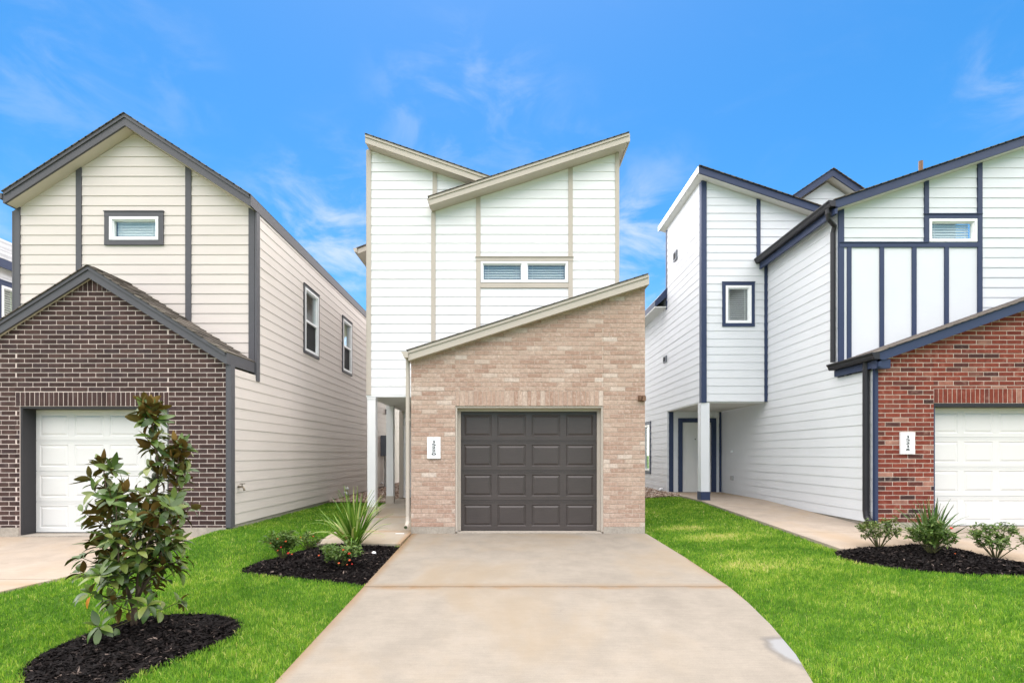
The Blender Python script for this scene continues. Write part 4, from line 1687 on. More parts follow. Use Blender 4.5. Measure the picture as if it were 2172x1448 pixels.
    for (px, py, w_, h_) in ((1434.5, 543, .13, .2), (1412.5, 762, .13, .15)):
        y = TL * F / (px - CX); z = PZ(py, y)
        m = MB(); fl.box(m, y - w_, y + w_, z - h_ / 1.6, z + h_ / 1.6, .015, .05); mk('wall_vent', m, 'meter_grey', lw)
        m = MB(); fl.box(m, y - w_ * .6, y + w_ * .6, z - h_ / 2.4, z + h_ / 2.6, .05, .055); mk('wall_vent', m, 'dark_void', lw)
    # porch ceiling, entry wall and front door
    m = MB(); m.box(TL + .0, XW - .02, YT + .02, YE, zbot - .03, zbot - .002); mk('porch_ceiling', m, 'grey_soffit', H)
    fe = Fr('F', YE)
    dr = (PX(1447, YE), PX(1508, YE), .0, PZ(895.5, YE))
    ew = wall(H, fe, [rect(TL, XW, .17, zbot - .03)], [dr], sd)
    siding(ew, fe, [rect(TL, XW, .17, zbot - .03)], .17, .185, [dr], sd)
    trim(ew, fe, PX(1418.5, YE), PX(1427.5, YE), .17, zbot - .035, nt, .04)
    trim(ew, fe, PX(1525, YE), XW - .02, .17, zbot - .035, nt, .04)
    trim(ew, fe, PX(1438, YE), dr[0], .19, dr[3] + .12, nt, .045)
    trim(ew, fe, dr[1], PX(1518, YE), .19, dr[3] + .12, nt, .045)
    trim(ew, fe, dr[0], dr[1], dr[3], dr[3] + .12, nt, .043)
    m = MB(); fe.box(m, dr[0] + .004, dr[1] - .004, .20, dr[3] - .004, -.06, -.02)
    d = mk('front_door', m, 'white_door', H)
    w_ = dr[1] - dr[0]
    for (a, b, c, e) in ((.12, .45, .09, .42), (.55, .88, .09, .42), (.12, .45, .50, .93), (.55, .88, .50, .93)):
        q = MB(); z0, z1 = .2, dr[3]
        u0, u1, za, zb = dr[0] + a * w_, dr[0] + b * w_, z0 + c * (z1 - z0), z0 + e * (z1 - z0)
        fe.prism(q, rect(u0, u1, za, zb), -.014, -.021)
        mk('door_panel', q, 'white_door', d)
    q = MB(); zz = PZ(931, YE); fe.box(q, PX(1475, YE) - .015, PX(1475, YE) + .015, zz - .015, zz + .015, -.02, -.008); mk('peephole', q, 'ink', d)
    q = MB(); fe.box(q, dr[0], dr[1], .172, .198, -.1, .03); mk('threshold', q, 'foundation', d)
    # porch post
    yy = YT - .004
    a, b = PX(1487, yy), PX(1505, yy)
    zf = RZ(a, yy)
    m = MB(); m.box(a, b, yy, yy + (b - a), zf - .02, zbot - .032)
    p = mk('porch_post', m, sd, H)
    m = MB(); m.box(a - .012, b + .012, yy - .012, yy + (b - a) + .012, zf - .015, zf + .20); mk('post_base', m, nt, p)
    # roofs
    m = MB(); m.box(XW + .2, X1 - .2, YM + .2, 20, 2.6, 2.65)
    rf = mk('roof', m, 'plain_wall', H)
    slope_roof(rf, ma, mb_, YFm, 21, mfh, nt, 'grey_soffit', mould=False, ywall=YM)
    slope_roof(rf, ta, tb, YFt, 15.0, tfh, nt, 'grey_soffit', mould=False, ywall=YT)
    m = MB(); m.box(tb[0] - .022, tb[0] - .002, YFt + .002, 15.0, tb[1] - tfh, tb[1] - .02); mk('fascia', m, 'white_vinyl', rf)
    slope_roof(rf, ga, gb, YF, YM - .04, gfh, nt, 'grey_soffit', mould=False, ywall=YB)
    g1 = gutter(rf, ma[0], ma[1] - .02, YFm - .015, YT - .01, -1, bk, .13, .11)
    m = MB(); m.box(ma[0] + .0, ma[0] + .05, YFm, YT - .01, ma[1] - .26, ma[1] - .13); mk('fascia', m, nt, rf)
    g2 = gutter(rf, ga[0], ga[1] - .02, YF - .02, YM + .0, -1, bk, .13, .11)
    m = MB(); m.box(ga[0] + .0, ga[0] + .05, YF, YM - .03, ga[1] - .25, ga[1] - .13); mk('fascia', m, nt, rf)
    m = MB(); m.xz([(ga[0] - .01, ga[1] - .27), (X0 + .1, ga[1] - .27), (X0 + .1, ga[1] - .12), (ga[0] - .01, ga[1] - .12)], YB - .16, YB - .04); mk('return_board', m, nt, rf)
    # downspouts
    x1 = XW - .06
    m = MB()
    zt2 = ma[1] - .13
    m.sweep([(ma[0] - .06, YM - .12, zt2), (ma[0] - .06, YM - .12, zt2 - .08), (ma[0] - .04, YM - .10, zt2 - .16), (x1 - .0, YM + .0, zt2 - .25), (x1, YM + .05, zt2 - .36), (x1, YM + .05, ga[1] + .04)], .043, 10)
    mk('downspout', m, bk, H)
    x2 = XW - .075
    m = MB()
    m.sweep([(x2, YB + .12, ga[1] - .12), (x2, YB + .12, .38), (x2, YB + .10, .27), (x2 + .0, YB + .03, .2), (x2, YB - .05, .175)], .052, 10)
    mk('downspout', m, bk, H)
    # lower rear eave on the left
    ex = PX(1391, YT2)
    m = MB(); ez = PZ(648, YT2)
    m.xz([(ex, ez - .02), (TL - .002, ez + .26), (TL - .002, ez + .52), (ex, ez + .16)], YT2 - .02, 22); mk('fascia', m, nt, rf)
    m = MB(); m.xz([(ex - .03, ez - .06), (TL - .002, ez - .06), (TL - .002, ez - .03), (ex - .03, ez - .03)], YT2 - .02, 22); mk('soffit', m, 'grey_soffit', rf)
    m = MB(); m.box(ex - .03, ex - .001, YT2 - .02, 22, ez - .03, ez + .14); mk('fascia', m, nt, rf)
    # rear gable peeping over the valley
    YG = 12.7
    pk = (PX(1767, YG), PZ(357, YG))
    l = (PX(1660, YG), PZ(429, YG)); r = (PX(1874, YG), PZ(429, YG))
    slope_roof(rf, l, pk, YG, 20, 16 * YG / F, nt, 'grey_soffit', mould=False)
    slope_roof(rf, r, pk, YG, 20, 16 * YG / F, nt, 'grey_soffit', mould=False)
    fg = Fr('F', YG + .25)
    dd = .22
    gp = [(l[0] + .1, l[1] - .9), (r[0] - .1, r[1] - .9), (r[0] - .1, r[1] - dd + .06), (pk[0], pk[1] - dd), (l[0] + .1, l[1] - dd + .06)]
    gw = wall(H, fg, [gp], [], sd)
    siding(gw, fg, [gp], l[1] - .9, .185, [], sd)
    m = MB(); x, y = PX(1953, 12.0), 12.0
    m.sweep([(x, y, PZ(400, y)), (x, y, PZ(342, y))], .045, 8); mk('vent_pipe', m, 'rust_brown', rf)
    # small fixtures on the side wall
    for px, py, s_, mm in ((1555, 957, .03, 'white_vinyl'), (1555, 1013, .055, 'conduit_grey')):
        y = XW * F / (px - CX); z = PZ(py, y)
        m = MB(); fs.box(m, y - s_, y + s_, z - s_, z + s_, .012, .06); mk('outlet_box', m, mm, H)
    y = TL * F / (1406 - CX); z = PZ(1037, y)
    m = MB(); m.sweep([(TL - .005, y, z), (TL - .08, y, z), (TL - .11, y, z - .05)], .04, 8); mk('drain_pipe', m, 'white_vinyl', H, smooth=True)
    return H


build_right()


# ================================================================== FAR-LEFT HOUSE (only a sliver shows)
def build_far():
    H = thing('house', 'partly hidden pale house with grey shingle roof beyond the dark brick house', 'house', (-13.0, 13, 0))
    XW = -10.75
    fs = Fr('R', XW)
    ywin = (10.95, 11.6)
    win = (10.85, 11.60, PZ(684, 11.1), PZ(612, 11.1))
    P = rect(9.9, 22, .1, 5.52)
    w = wall(H, fs, [P], [win], 'ice_siding')
    siding(w, fs, [P], .1, .185, [win], 'ice_siding', True)
    window(H, fs, *win, 'navy_trim', .1, blinds=True, fw=.05)
    ff = Fr('F', 9.9)
    fw = wall(H, ff, [rect(-15, XW - .125, .1, 5.3)], [], 'ice_siding')
    siding(fw, ff, [rect(-15, XW - .10, .1, 5.3)], .1, .185, [], 'ice_siding', True)
    m = MB(); m.box(XW - .11, XW + .024, 9.868, 9.96, .1, 5.35); mk('corner_board', m, 'navy_trim', fw)
    m = MB(); m.box(-15, XW - .2, 10.1, 20, 2.5, 2.55)
    rf = mk('roof', m, 'plain_wall', H)
    e = (XW + .12, PZ(556, 11.0))
    L = 1.6
    slope_roof(rf, e, (e[0] - 3.2, e[1] + 3.2 * .55), 9.7, 22, .2, 'navy_trim', 'grey_soffit', 'grey_shingle', mould=False, eave_fascia='navy_trim')
    slope_roof(rf, (e[0] - 6.4, e[1]), (e[0] - 3.2, e[1] + 3.2 * .55), 9.7, 22, .2, 'navy_trim', 'grey_soffit', 'grey_shingle', mould=False)


build_far()


# ================================================================== MULCH BEDS
def in_poly(x, y, poly):
    inside = np.zeros(np.shape(x), bool)
    n = len(poly)
    for i in range(n):
        (x0, y0), (x1, y1) = poly[i], poly[(i + 1) % n]
        c = ((y0 > y) != (y1 > y)) & (x < (x1 - x0) * (y - y0) / (y1 - y0 + 1e-12) + x0)
        inside ^= c
    return inside


def edge_dist(x, y, poly):
    d = np.full(np.shape(x), 1e9)
    n = len(poly)
    for i in range(n):
        (x0, y0), (x1, y1) = poly[i], poly[(i + 1) % n]
        dx, dy = x1 - x0, y1 - y0
        t = np.clip(((x - x0) * dx + (y - y0) * dy) / (dx * dx + dy * dy + 1e-12), 0, 1)
        d = np.minimum(d, np.hypot(x - x0 - t * dx, y - y0 - t * dy))
    return d


def smooth_poly(pts, it=2):
    for _ in range(it):
        q = []
        for i in range(len(pts)):
            a, b = pts[i], pts[(i + 1) % len(pts)]
            q += [(a[0] * .75 + b[0] * .25, a[1] * .75 + b[1] * .25), (a[0] * .25 + b[0] * .75, a[1] * .25 + b[1] * .75)]
        pts = q
    return pts


BEDS = []


def wavy(x, y):
    return 0.5 * (np.sin(x * 9.1 + 1.3 * np.sin(y * 7.3)) + np.sin(y * 11.7 + 1.7 * np.sin(x * 6.1)))


def bed_height(poly, x, y, hgt):
    d = edge_dist(x, y, poly)
    ins = in_poly(x, y, poly)
    k = np.where(ins, sst(0.0, 0.40, d), 0)
    return g(x, y) - 0.045 + k * hgt + np.where(ins, 0.012 * wavy(x, y) * sst(0, .2, d) + .018 * sst(0, .05, d), 0)


def mulch_bed(label, px_poly, hgt, nchip, group=None, chipsize=1.0, light=0.03):
    poly = smooth_poly([ground_at(a, b) for a, b in px_poly], 1)
    cx_, cy_ = sum(p[0] for p in poly) / len(poly), sum(p[1] for p in poly) / len(poly)
    poly = [(cx_ + (p[0] - cx_) * 1.05, cy_ + (p[1] - cy_) * 1.03) for p in poly]
    BEDS.append((poly, hgt))
    xs = [p[0] for p in poly]
    ys = [p[1] for p in poly]
    st = 0.03
    ax = np.arange(min(xs) - st, max(xs) + 2 * st, st)
    ay = np.arange(min(ys) - st, max(ys) + 2 * st, st)
    X, Y = np.meshgrid(ax, ay)
    ins = in_poly(X, Y, poly)
    Zh = bed_height(poly, X, Y, hgt) + rng.normal(0, .006, X.shape) * ins
    mb = MB()
    nx = len(ax)
    keep = ins
    idx = -np.ones(X.size, int)
    fsl = []
    kf = keep.ravel()
    for j in range(len(ay) - 1):
        for i in range(nx - 1):
            a = j * nx + i
            c = (a, a + 1, a + nx + 1, a + nx)
            if kf[c[0]] or kf[c[1]] or kf[c[2]] or kf[c[3]]:
                fsl.append(c)
    used = sorted({k for f_ in fsl for k in f_})
    mp = {k: i for i, k in enumerate(used)}
    Xf, Yf, Zf = X.ravel(), Y.ravel(), Zh.ravel()
    V = [(Xf[k], Yf[k], Zf[k]) for k in used]
    FA = [tuple(mp[k] for k in f_) for f_ in fsl]
    MI = [0] * len(FA)
    RN = [0.3] * len(V)
    # shredded wood chips
    cnt = 0
    while cnt < nchip:
        x = rng.uniform(min(xs), max(xs), 4000)
        y = rng.uniform(min(ys), max(ys), 4000)
        m = in_poly(x, y, poly)
        x, y = x[m], y[m]
        z = bed_height(poly, x, y, hgt)
        for a, b, c in zip(x, y, z):
            if cnt >= nchip:
                break
            cnt += 1
            L = abs(rng.normal(.020, .010)) * chipsize + .006
            wd = L * rng.uniform(.12, .35)
            th = rng.uniform(0, 2 * math.pi)
            ti = rng.normal(0, .35)
            dx, dy, dz = math.cos(th) * math.cos(ti) * L, math.sin(th) * math.cos(ti) * L, math.sin(ti) * L
            px_, py_ = -math.sin(th) * wd, math.cos(th) * wd
            rz = rng.uniform(-.5, .5) * wd
            r = rng.random() * .93 if rng.random() > light else rng.uniform(.95, 1)
            bs = len(V)
            c2 = c + .010
            V += [(a - dx, b - dy, c2 - dz), (a + px_, b + py_, c2 + .004 + rz), (a + dx, b + dy, c2 + dz), (a - px_, b - py_, c2 + .002 - rz)]
            FA.append((bs, bs + 1, bs + 2, bs + 3))
            MI.append(1)
            RN += [r] * 4
    me = bpy.data.meshes.new('mulch_bed')
    me.from_pydata(V, [], FA)
    me.materials.append(MT['mulch'])
    me.materials.append(MT['mulch_chip'])
    me.polygons.foreach_set('material_index', MI)
    at = me.attributes.new('rnd', 'FLOAT', 'POINT')
    at.data.foreach_set('value', RN)
    o = link('mulch_bed', me)
    tag(o, label, 'mulch', 'stuff')
    return poly


bed_tree = mulch_bed('long black mulch bed under the young magnolia tree',
                     [(44, 1432), (58, 1400), (110, 1370), (180, 1340), (260, 1312), (350, 1298), (430, 1296), (490, 1303), (513, 1318),
                      (500, 1342), (450, 1367), (380, 1392), (310, 1417), (255, 1445), (215, 1478), (120, 1492), (55, 1470)], .05, 9000)
bed_mid = mulch_bed('black mulch bed between lawn and tan brick garage driveway',
                    [(506, 1207), (545, 1189), (600, 1175), (650, 1161), (690, 1151), (760, 1152), (856, 1158), (856, 1158), (820, 1197), (784, 1240), (776, 1238),
                     (690, 1229), (610, 1221), (540, 1215)], .06, 5500)
bed_right = mulch_bed('black mulch bed in front of the red brick garage',
                      [(1768, 1170), (1790, 1158), (1850, 1157), (1940, 1152), (2030, 1160), (2110, 1180), (2172, 1193), (2260, 1205), (2280, 1220), (2172, 1217),
                       (2050, 1215), (1950, 1207), (1860, 1196), (1800, 1185)], .07, 6500, light=.05)


def bed_z(poly, hgt, x, y):
    return float(bed_height(poly, np.array([x]), np.array([y]), hgt)[0])


# ================================================================== GRAVEL
def gravel(label, x0, x1, y0, y1, n):
    V, FA, RN = [], [], []
    base = [(1, 0, 0), (-1, 0, 0), (0, 1, 0), (0, -1, 0), (0, 0, 1), (0, 0, -1)]
    fo = [(0, 2, 4), (2, 1, 4), (1, 3, 4), (3, 0, 4), (2, 0, 5), (1, 2, 5), (3, 1, 5), (0, 3, 5)]
    for _ in range(n):
        y = y0 + (y1 - y0) * rng.random() ** 1.6
        x = rng.uniform(x0, x1)
        s = rng.uniform(.018, .045)
        z = float(g(x, y)) + rng.uniform(-.01, .035)
        a = rng.uniform(0, 6.28)
        b = len(V)
        r = rng.random()
        sx, sy, sz = s * rng.uniform(.7, 1.3), s * rng.uniform(.6, 1.1), s * rng.uniform(.4, .8)
        for p in base:
            u, v = p[0] * sx, p[1] * sy
            V.append((x + u * math.cos(a) - v * math.sin(a), y + u * math.sin(a) + v * math.cos(a), z + p[2] * sz))
        FA += [tuple(b + k for k in t) for t in fo]
        RN += [r] * 6
    # bed the stones lie in
    b = len(V)
    ysub = np.linspace(y0, y1, 12)
    for y in ysub:
        for x in (x0, x1):
            V.append((x, y, float(g(x, y)) - .005))
            RN.append(.1)
    for i in range(len(ysub) - 1):
        FA.append((b + 2 * i, b + 2 * i + 1, b + 2 * i + 3, b + 2 * i + 2))
    me = bpy.data.meshes.new('gravel')
    me.from_pydata(V, [], FA)
    me.materials.append(MT['gravel'])
    at = me.attributes.new('rnd', 'FLOAT', 'POINT')
    at.data.foreach_set('value', RN)
    tag(link('gravel', me), label, 'gravel', 'stuff')


gravel('brown river gravel between the cream house and the white porch', -4.42, -2.93, 12.7, 22, 7000)
gravel('brown river gravel at the back of the strip right of the tan brick', 2.34, 4.60, 13.6, 22, 6000)


# ================================================================== LAWN
def lawn():
    left = [(-1.59, 8.60), (-1.57, 5.6), (-1.545, 1.6), (-7.0, 1.6), (-6.9, 2.8), (-6.3, 3.9), (-5.75, 4.6), (-5.32, 5.33), (-5.13, 5.82), (-4.98, 6.4), (-4.86, 7.3), (-4.80, 8.17), (-4.46, 8.19),
            (-4.44, 13.2), (-2.93, 13.2), (-2.93, 7.71), (-1.60, 7.71)]
    right = [(2.35, 8.6), (2.435, 7.0), (2.455, 5.6), (2.41, 5.1), (2.33, 4.5), (2.21, 3.9), (2.06, 3.4), (1.91, 2.7), (1.82, 1.6), (6.28, 1.6), (6.14, 5.6), (6.14, 7.01), (4.55, 7.01), (4.55, 14.2), (2.34, 14.2)]
    GX, GY = [], []
    for poly in (left, right):
        xs = [p[0] for p in poly]
        ys = [p[1] for p in poly]
        for (ya, yb, dens) in ((1.6, 3.2, 2200), (3.2, 4.6, 8600), (4.6, 6.2, 6600), (6.2, 8.6, 4600), (8.6, 14.2, 2800)):
            n = int((max(xs) - min(xs)) * (yb - ya) * dens)
            x = rng.uniform(min(xs), max(xs), n)
            y = rng.uniform(ya, yb, n)
            ex = 0.018
            m = in_poly(x + rng.normal(0, ex, n), y + rng.normal(0, ex, n), poly)
            # only what can be seen from near the camera
            m &= np.abs(x) < 1.35 * np.maximum(y, 1) + 0.6
            for bp, _h in BEDS:
                m &= ~(in_poly(x, y, bp) & (edge_dist(x, y, bp) > 0.035))
            GX.append(x[m])
            GY.append(y[m])
    x = np.concatenate(GX)
    y = np.concatenate(GY)
    n = len(x)
    z = g(x, y) - 0.032
    # patchiness
    patch = 0.5 + 0.25 * np.sin(x * 1.9 + 1.1 * np.sin(y * 1.3)) + 0.25 * np.sin(y * 2.3 + 1.4 * np.sin(x * 1.7 + 2))
    fine = 0.5 + 0.5 * np.sin(x * 11 + 2 * np.sin(y * 7)) * np.sin(y * 9 + 2 * np.sin(x * 8))
    cell = rng.random((400, 400))
    tuft = cell[(np.floor((x + 20 + .03 * np.sin(y * 31)) / .055).astype(int)) % 400, (np.floor((y + .03 * np.sin(x * 27)) / .06).astype(int)) % 400]
    cell2 = rng.random((400, 400))
    fx, fy = (x + 20) / .33 + .4 * np.sin(y * 5), y / .30 + .4 * np.sin(x * 6)
    i0, j0 = np.floor(fx).astype(int), np.floor(fy).astype(int)
    tx, ty = fx - i0, fy - j0
    tx, ty = tx * tx * (3 - 2 * tx), ty * ty * (3 - 2 * ty)
    cc = lambda a, b: cell2[a % 400, b % 400]
    blot = (cc(i0, j0) * (1 - tx) + cc(i0 + 1, j0) * tx) * (1 - ty) + (cc(i0, j0 + 1) * (1 - tx) + cc(i0 + 1, j0 + 1) * tx) * ty
    dry = np.zeros(n)
    for (px, py, rx, ry, am) in ((1450, 1118, .55, .30, .55), (1520, 1135, .6, .3, .45), (1620, 1195, .8, .28, .45), (1560, 1172, .5, .2, .3), (1770, 1155, .3, .2, .3), (2000, 1320, .5, .3, .15)):
        a, b = ground_at(px, py)
        dry = np.maximum(dry, am * np.exp(-((x - a) / rx) ** 2 - ((y - b) / ry) ** 2))
    col = np.clip(0.02 + 0.24 * patch * rng.uniform(.4, 1, n) + 0.06 * fine + 0.34 * (tuft - .3) + 0.29 * blot + rng.normal(0, .17, n) + dry + (rng.random(n) < .02) * .5, 0, 1)
    h = rng.uniform(.026, .048, n) * (0.66 + .25 * patch + .38 * tuft)
    far = sst(4, 12, y)
    wd = rng.uniform(.0014, .0026, n) * (1 + 1.6 * far)
    th = rng.uniform(0, 2 * np.pi, n)
    lean = np.abs(rng.normal(.0, .62, n)).clip(0, 1.25)
    la = rng.uniform(0, 2 * np.pi, n)
    dx, dy = np.cos(la) * h * lean, np.sin(la) * h * lean
    wx, wy = np.cos(th) * wd, np.sin(th) * wd
    V = np.empty((n, 5, 3), np.float32)
    V[:, 0] = np.stack([x - wx, y - wy, z], 1)
    V[:, 1] = np.stack([x + wx, y + wy, z], 1)
    V[:, 2] = np.stack([x + dx * .4 + wx * .8, y + dy * .4 + wy * .8, z + h * .62], 1)
    V[:, 3] = np.stack([x + dx * .4 - wx * .8, y + dy * .4 - wy * .8, z + h * .62], 1)
    V[:, 4] = np.stack([x + dx, y + dy, z + h * (1 - .25 * lean)], 1)
    me = bpy.data.meshes.new('lawn_grass')
    me.vertices.add(n * 5)
    me.vertices.foreach_set('co', V.ravel())
    base = (np.arange(n) * 5)[:, None]
    quad = base + np.array([[0, 1, 2, 3]])
    tri = base + np.array([[3, 2, 4]])
    loops = np.concatenate([quad, tri], 1).ravel()
    me.loops.add(n * 7)
    me.loops.foreach_set('vertex_index', loops.astype(np.int32))
    me.polygons.add(n * 2)
    ls = np.stack([np.arange(n) * 7, np.arange(n) * 7 + 4], 1).ravel()
    me.polygons.foreach_set('loop_start', ls.astype(np.int32))
    me.update(calc_edges=True)
    me.materials.append(MT['grass'])
    at = me.attributes.new('rnd', 'FLOAT', 'POINT')
    at.data.foreach_set('value', np.repeat(col, 5).astype(np.float32))
    tag(link('lawn_grass', me), 'short bright green lawn grass', 'grass', 'stuff')
    print('blades', n)


lawn()


# ================================================================== PLANTS
def leaf_mesh(name, L, Wd, fold, curl, mats, seg=5):
    """two-sided leaf: upper skin material 0, under skin material 1; grows along +Y, upper side +Z"""
    mb = MB()
    for layer in (0, 1):
        b = len(mb.v)
        for i in range(seg + 1):
            t = i / seg
            w = Wd * (math.sin(math.pi * min(1, t * .93 + .035)) ** .8) * (1 - .25 * t) * 1.12
            ang = curl * t
            y = L * (math.sin(ang) / curl if abs(curl) > 1e-3 else t)
            z = -L * ((1 - math.cos(ang)) / curl if abs(curl) > 1e-3 else 0)
            if i == 0:
                w = Wd * .05
            off = -.0012 if layer else 0
            for sx in (-1, 0, 1):
                mb.v.append((sx * w / 2, y, z + abs(sx) * fold * w / 2 + off))
                mb.rnd.append(0)
        for i in range(seg):
            for s_ in range(2):
                a = b + i * 3 + s_
                q = (a, a + 1, a + 4, a + 3)
                mb.face(q if layer == 0 else q[::-1], layer)
    return mb.mesh(name, mats, recalc=False, smooth=True)


def magnolia():
    bx, by = ground_at(284, 1332)
    bz = bed_z(bed_tree, .05, bx, by) - .02
    root = thing('magnolia_tree', 'young magnolia tree with glossy green and brown leaves on black mulch', 'tree', (bx, by, bz))
    mm = 1.0 / (F / by)        # metres per photograph pixel here
    B = Vector((bx, by, bz))
    rs = random.Random(11)

    def P(px, py, dy=0.0):
        return B + Vector(((px - 284) * mm, dy, (1332 - py) * mm))
    leaders = [
        ([P(284, 1336), P(285, 1290), P(300, 1220, .03), P(322, 1100, .04), P(332, 980, .02), P(326, 900, -.02), P(322, 862, -.02)], .021),
        ([P(285, 1300), P(270, 1230, -.03), P(255, 1150, -.05), P(240, 1060, -.06), P(226, 985, -.04)], .015),
        ([P(290, 1270), P(325, 1200, .05), P(352, 1110, .07), P(368, 1010, .05), P(378, 940, .02)], .014),
        ([P(288, 1280), P(310, 1210, -.10), P(345, 1140, -.17), P(392, 1070, -.20)], .010),
        ([P(284, 1290), P(250, 1240, .08), P(215, 1160, .12), P(196, 1085, .10)], .010),
        ([P(286, 1285), P(280, 1200, -.14), P(285, 1110, -.20), P(280, 1040, -.18)], .010),
        ([P(286, 1290), P(300, 1200, .14), P(290, 1110, .20), P(300, 1030, .18)], .010),
    ]
    m = MB()
    m.sweep(leaders[0][0][:3], [.026, .022, .018], 8)
    mk('trunk', m, 'bark', root, smooth=True)
    whorls = []      # (position, axis, erectness, count)
    stems = []
    for pts, r in leaders:
        b = MB()
        n = len(pts)
        b.sweep(pts, [r * (1 - .72 * i / (n - 1)) for i in range(n)], 7)
        mk('branch', b, 'bark', root, smooth=True)
        # dense samples along the leader
        dense = []
        for i in range(n - 1):
            for k in range(6):
                dense.append((pts[i].lerp(pts[i + 1], k / 6), (pts[i + 1] - pts[i]).normalized()))
        whorls.append((pts[-1], (pts[-1] - pts[-2]).normalized(), 1.0, 9))
        stems.append(dense)
    tw = MB()
    az = 0.0
    for li, dense in enumerate(stems):
        N = len(dense)
        i = 3 if li else 2
        while i < N:
            p, ax = dense[i]
            h = (p - B).z
            # the stem's own leaves
            if li < 3 and h > .55:
                whorls.append((p, ax, .55 + .3 * h / 2, 3))
            # side twigs, long low down and short near the top
            az += 2.39996 + rs.uniform(-.4, .4)
            top = 1.0 if li == 0 else .78
            ln = rs.uniform(.20, .36) * max(.28, 1.15 - h / 1.75)
            if h < .5:
                ln *= 1.12
            dirv = Vector((math.cos(az), math.sin(az) * .9, rs.uniform(.25, .75) if h > .3 else rs.uniform(-.05, .4))).normalized()
            q = p + dirv * ln * .55
            e = q + (dirv + Vector((0, 0, .30))).normalized() * ln * .45
            # keep the crown inside the silhouette of the tree
            if abs((e - B).x) < .56 and (e - B).z > .06:
                tw.sweep([p, q, e], [.0055, .004, .003], 5)
                whorls.append((e, (e - q).normalized(), .25 + .5 * min(1, h / 1.5), rs.choice((5, 6, 7)) + (2 if h < .75 else 0)))
                whorls.append((q, dirv, .1 + .4 * min(1, h / 1.5), 3))
            i += rs.choice((1, 1, 2)) if h > .3 else 1
    crown = mk('crown', tw, 'twig', root)
    variants = []
    for v in range(6):
        variants.append(leaf_mesh('leaf', 1.0, rs.uniform(.38, .49), rs.uniform(.12, .4), rs.choice((-.5, .25, .5, .8, -.2, 1.0)), ['magnolia_top', 'magnolia_under']))
    orange = leaf_mesh('leaf', 1.0, .42, .3, .5, ['orange_leaf', 'orange_leaf'])
    leaves = []
    for p, ax, er, n in whorls:
        ph = rs.uniform(0, 6.28)
        a0 = Vector((0, 0, 1)) if abs(ax.z) < .9 else Vector((1, 0, 0))
        s1 = ax.cross(a0).normalized()
        s2 = ax.cross(s1)
        for k in range(n):
            ph += 2.39996
            spread = R(rs.uniform(22, 58)) if er > .8 else R(rs.uniform(48, 100) - 24 * er)
            d = (ax * math.cos(spread) + (s1 * math.cos(ph) + s2 * math.sin(ph)) * math.sin(spread)).normalized()
            if er < .5:
                d = (d + Vector((0, 0, -.22 + .5 * er))).normalized()
            L = rs.uniform(.090, .148) * (1.0 if er > .3 else .95)
            up = ax if er > .5 else (ax * .4 + Vector((0, 0, 1)))
            nrm = (up - d * up.dot(d))
            if nrm.length < .05:
                nrm = s1
            nrm.normalize()
            pos = p + d * .012 - ax * rs.uniform(0, .05)
            if (pos - B).z < .05:
                continue
            leaves.append((pos, d, nrm, L))
    rs.shuffle(leaves)
    print('magnolia leaves', len(leaves))

    def mat_of(pos, d, nrm, L):
        x = d.cross(nrm).normalized()
        M3 = Matrix((x, d, nrm)).transposed().to_4x4()
        M3 = M3 @ Matrix.Rotation(rs.uniform(-.35, .35), 4, 'Y')
        return Matrix.Translation(pos) @ M3 @ Matrix.Scale(L, 4)
    # the 300 nearest the camera are single leaves, the others one piece
    leaves.sort(key=lambda t: t[0].y)
    V, FA, MI = [], [], []
    for i, (pos, d, nrm, L) in enumerate(leaves):
        M4 = mat_of(pos, d, nrm, L)
        if i < 300:
            o = bpy.data.objects.new('leaf', rs.choice(variants))
            COL.objects.link(o)
            o.parent = crown
            o.matrix_local = M4
        else:
            me = rs.choice(variants)
            b = len(V)
            V += [tuple(M4 @ v.co) for v in me.vertices]
            for p_ in me.polygons:
                FA.append(tuple(b + k for k in p_.vertices))
                MI.append(p_.material_index)
    me = bpy.data.meshes.new('inner_leaves')
    me.from_pydata(V, [], FA)
    me.materials.append(MT['magnolia_top'])
    me.materials.append(MT['magnolia_under'])
    me.polygons.foreach_set('material_index', MI)
    me.polygons.foreach_set('use_smooth', [True] * len(FA))
    at = me.attributes.new('rnd', 'FLOAT', 'POINT')
    at.data.foreach_set('value', np.repeat(rng.random(len(V) // 36 + 1), 36)[:len(V)])
    o = link('inner_leaves', me, crown)
    o['kind'] = 'stuff'
    # the one withered leaf low on the left
    o = bpy.data.objects.new('leaf', orange)
    COL.objects.link(o)
    o.parent = crown
    pp = P(236, 1262, -.22)
    d = Vector((-.2, -.4, -.8)).normalized()
    o.matrix_local = mat_of(pp + Vector((0, 0, .05)), d, Vector((0, -1, .3)).normalized(), .10)
    o['label'] = 'withered orange leaf'
    tw2 = MB()
    tw2.sweep([P(262, 1225, -.06), P(246, 1235, -.16), pp + Vector((0, 0, .05))], [.005, .004, .003], 5)
    mk('twig', tw2, 'twig', crown)


magnolia()


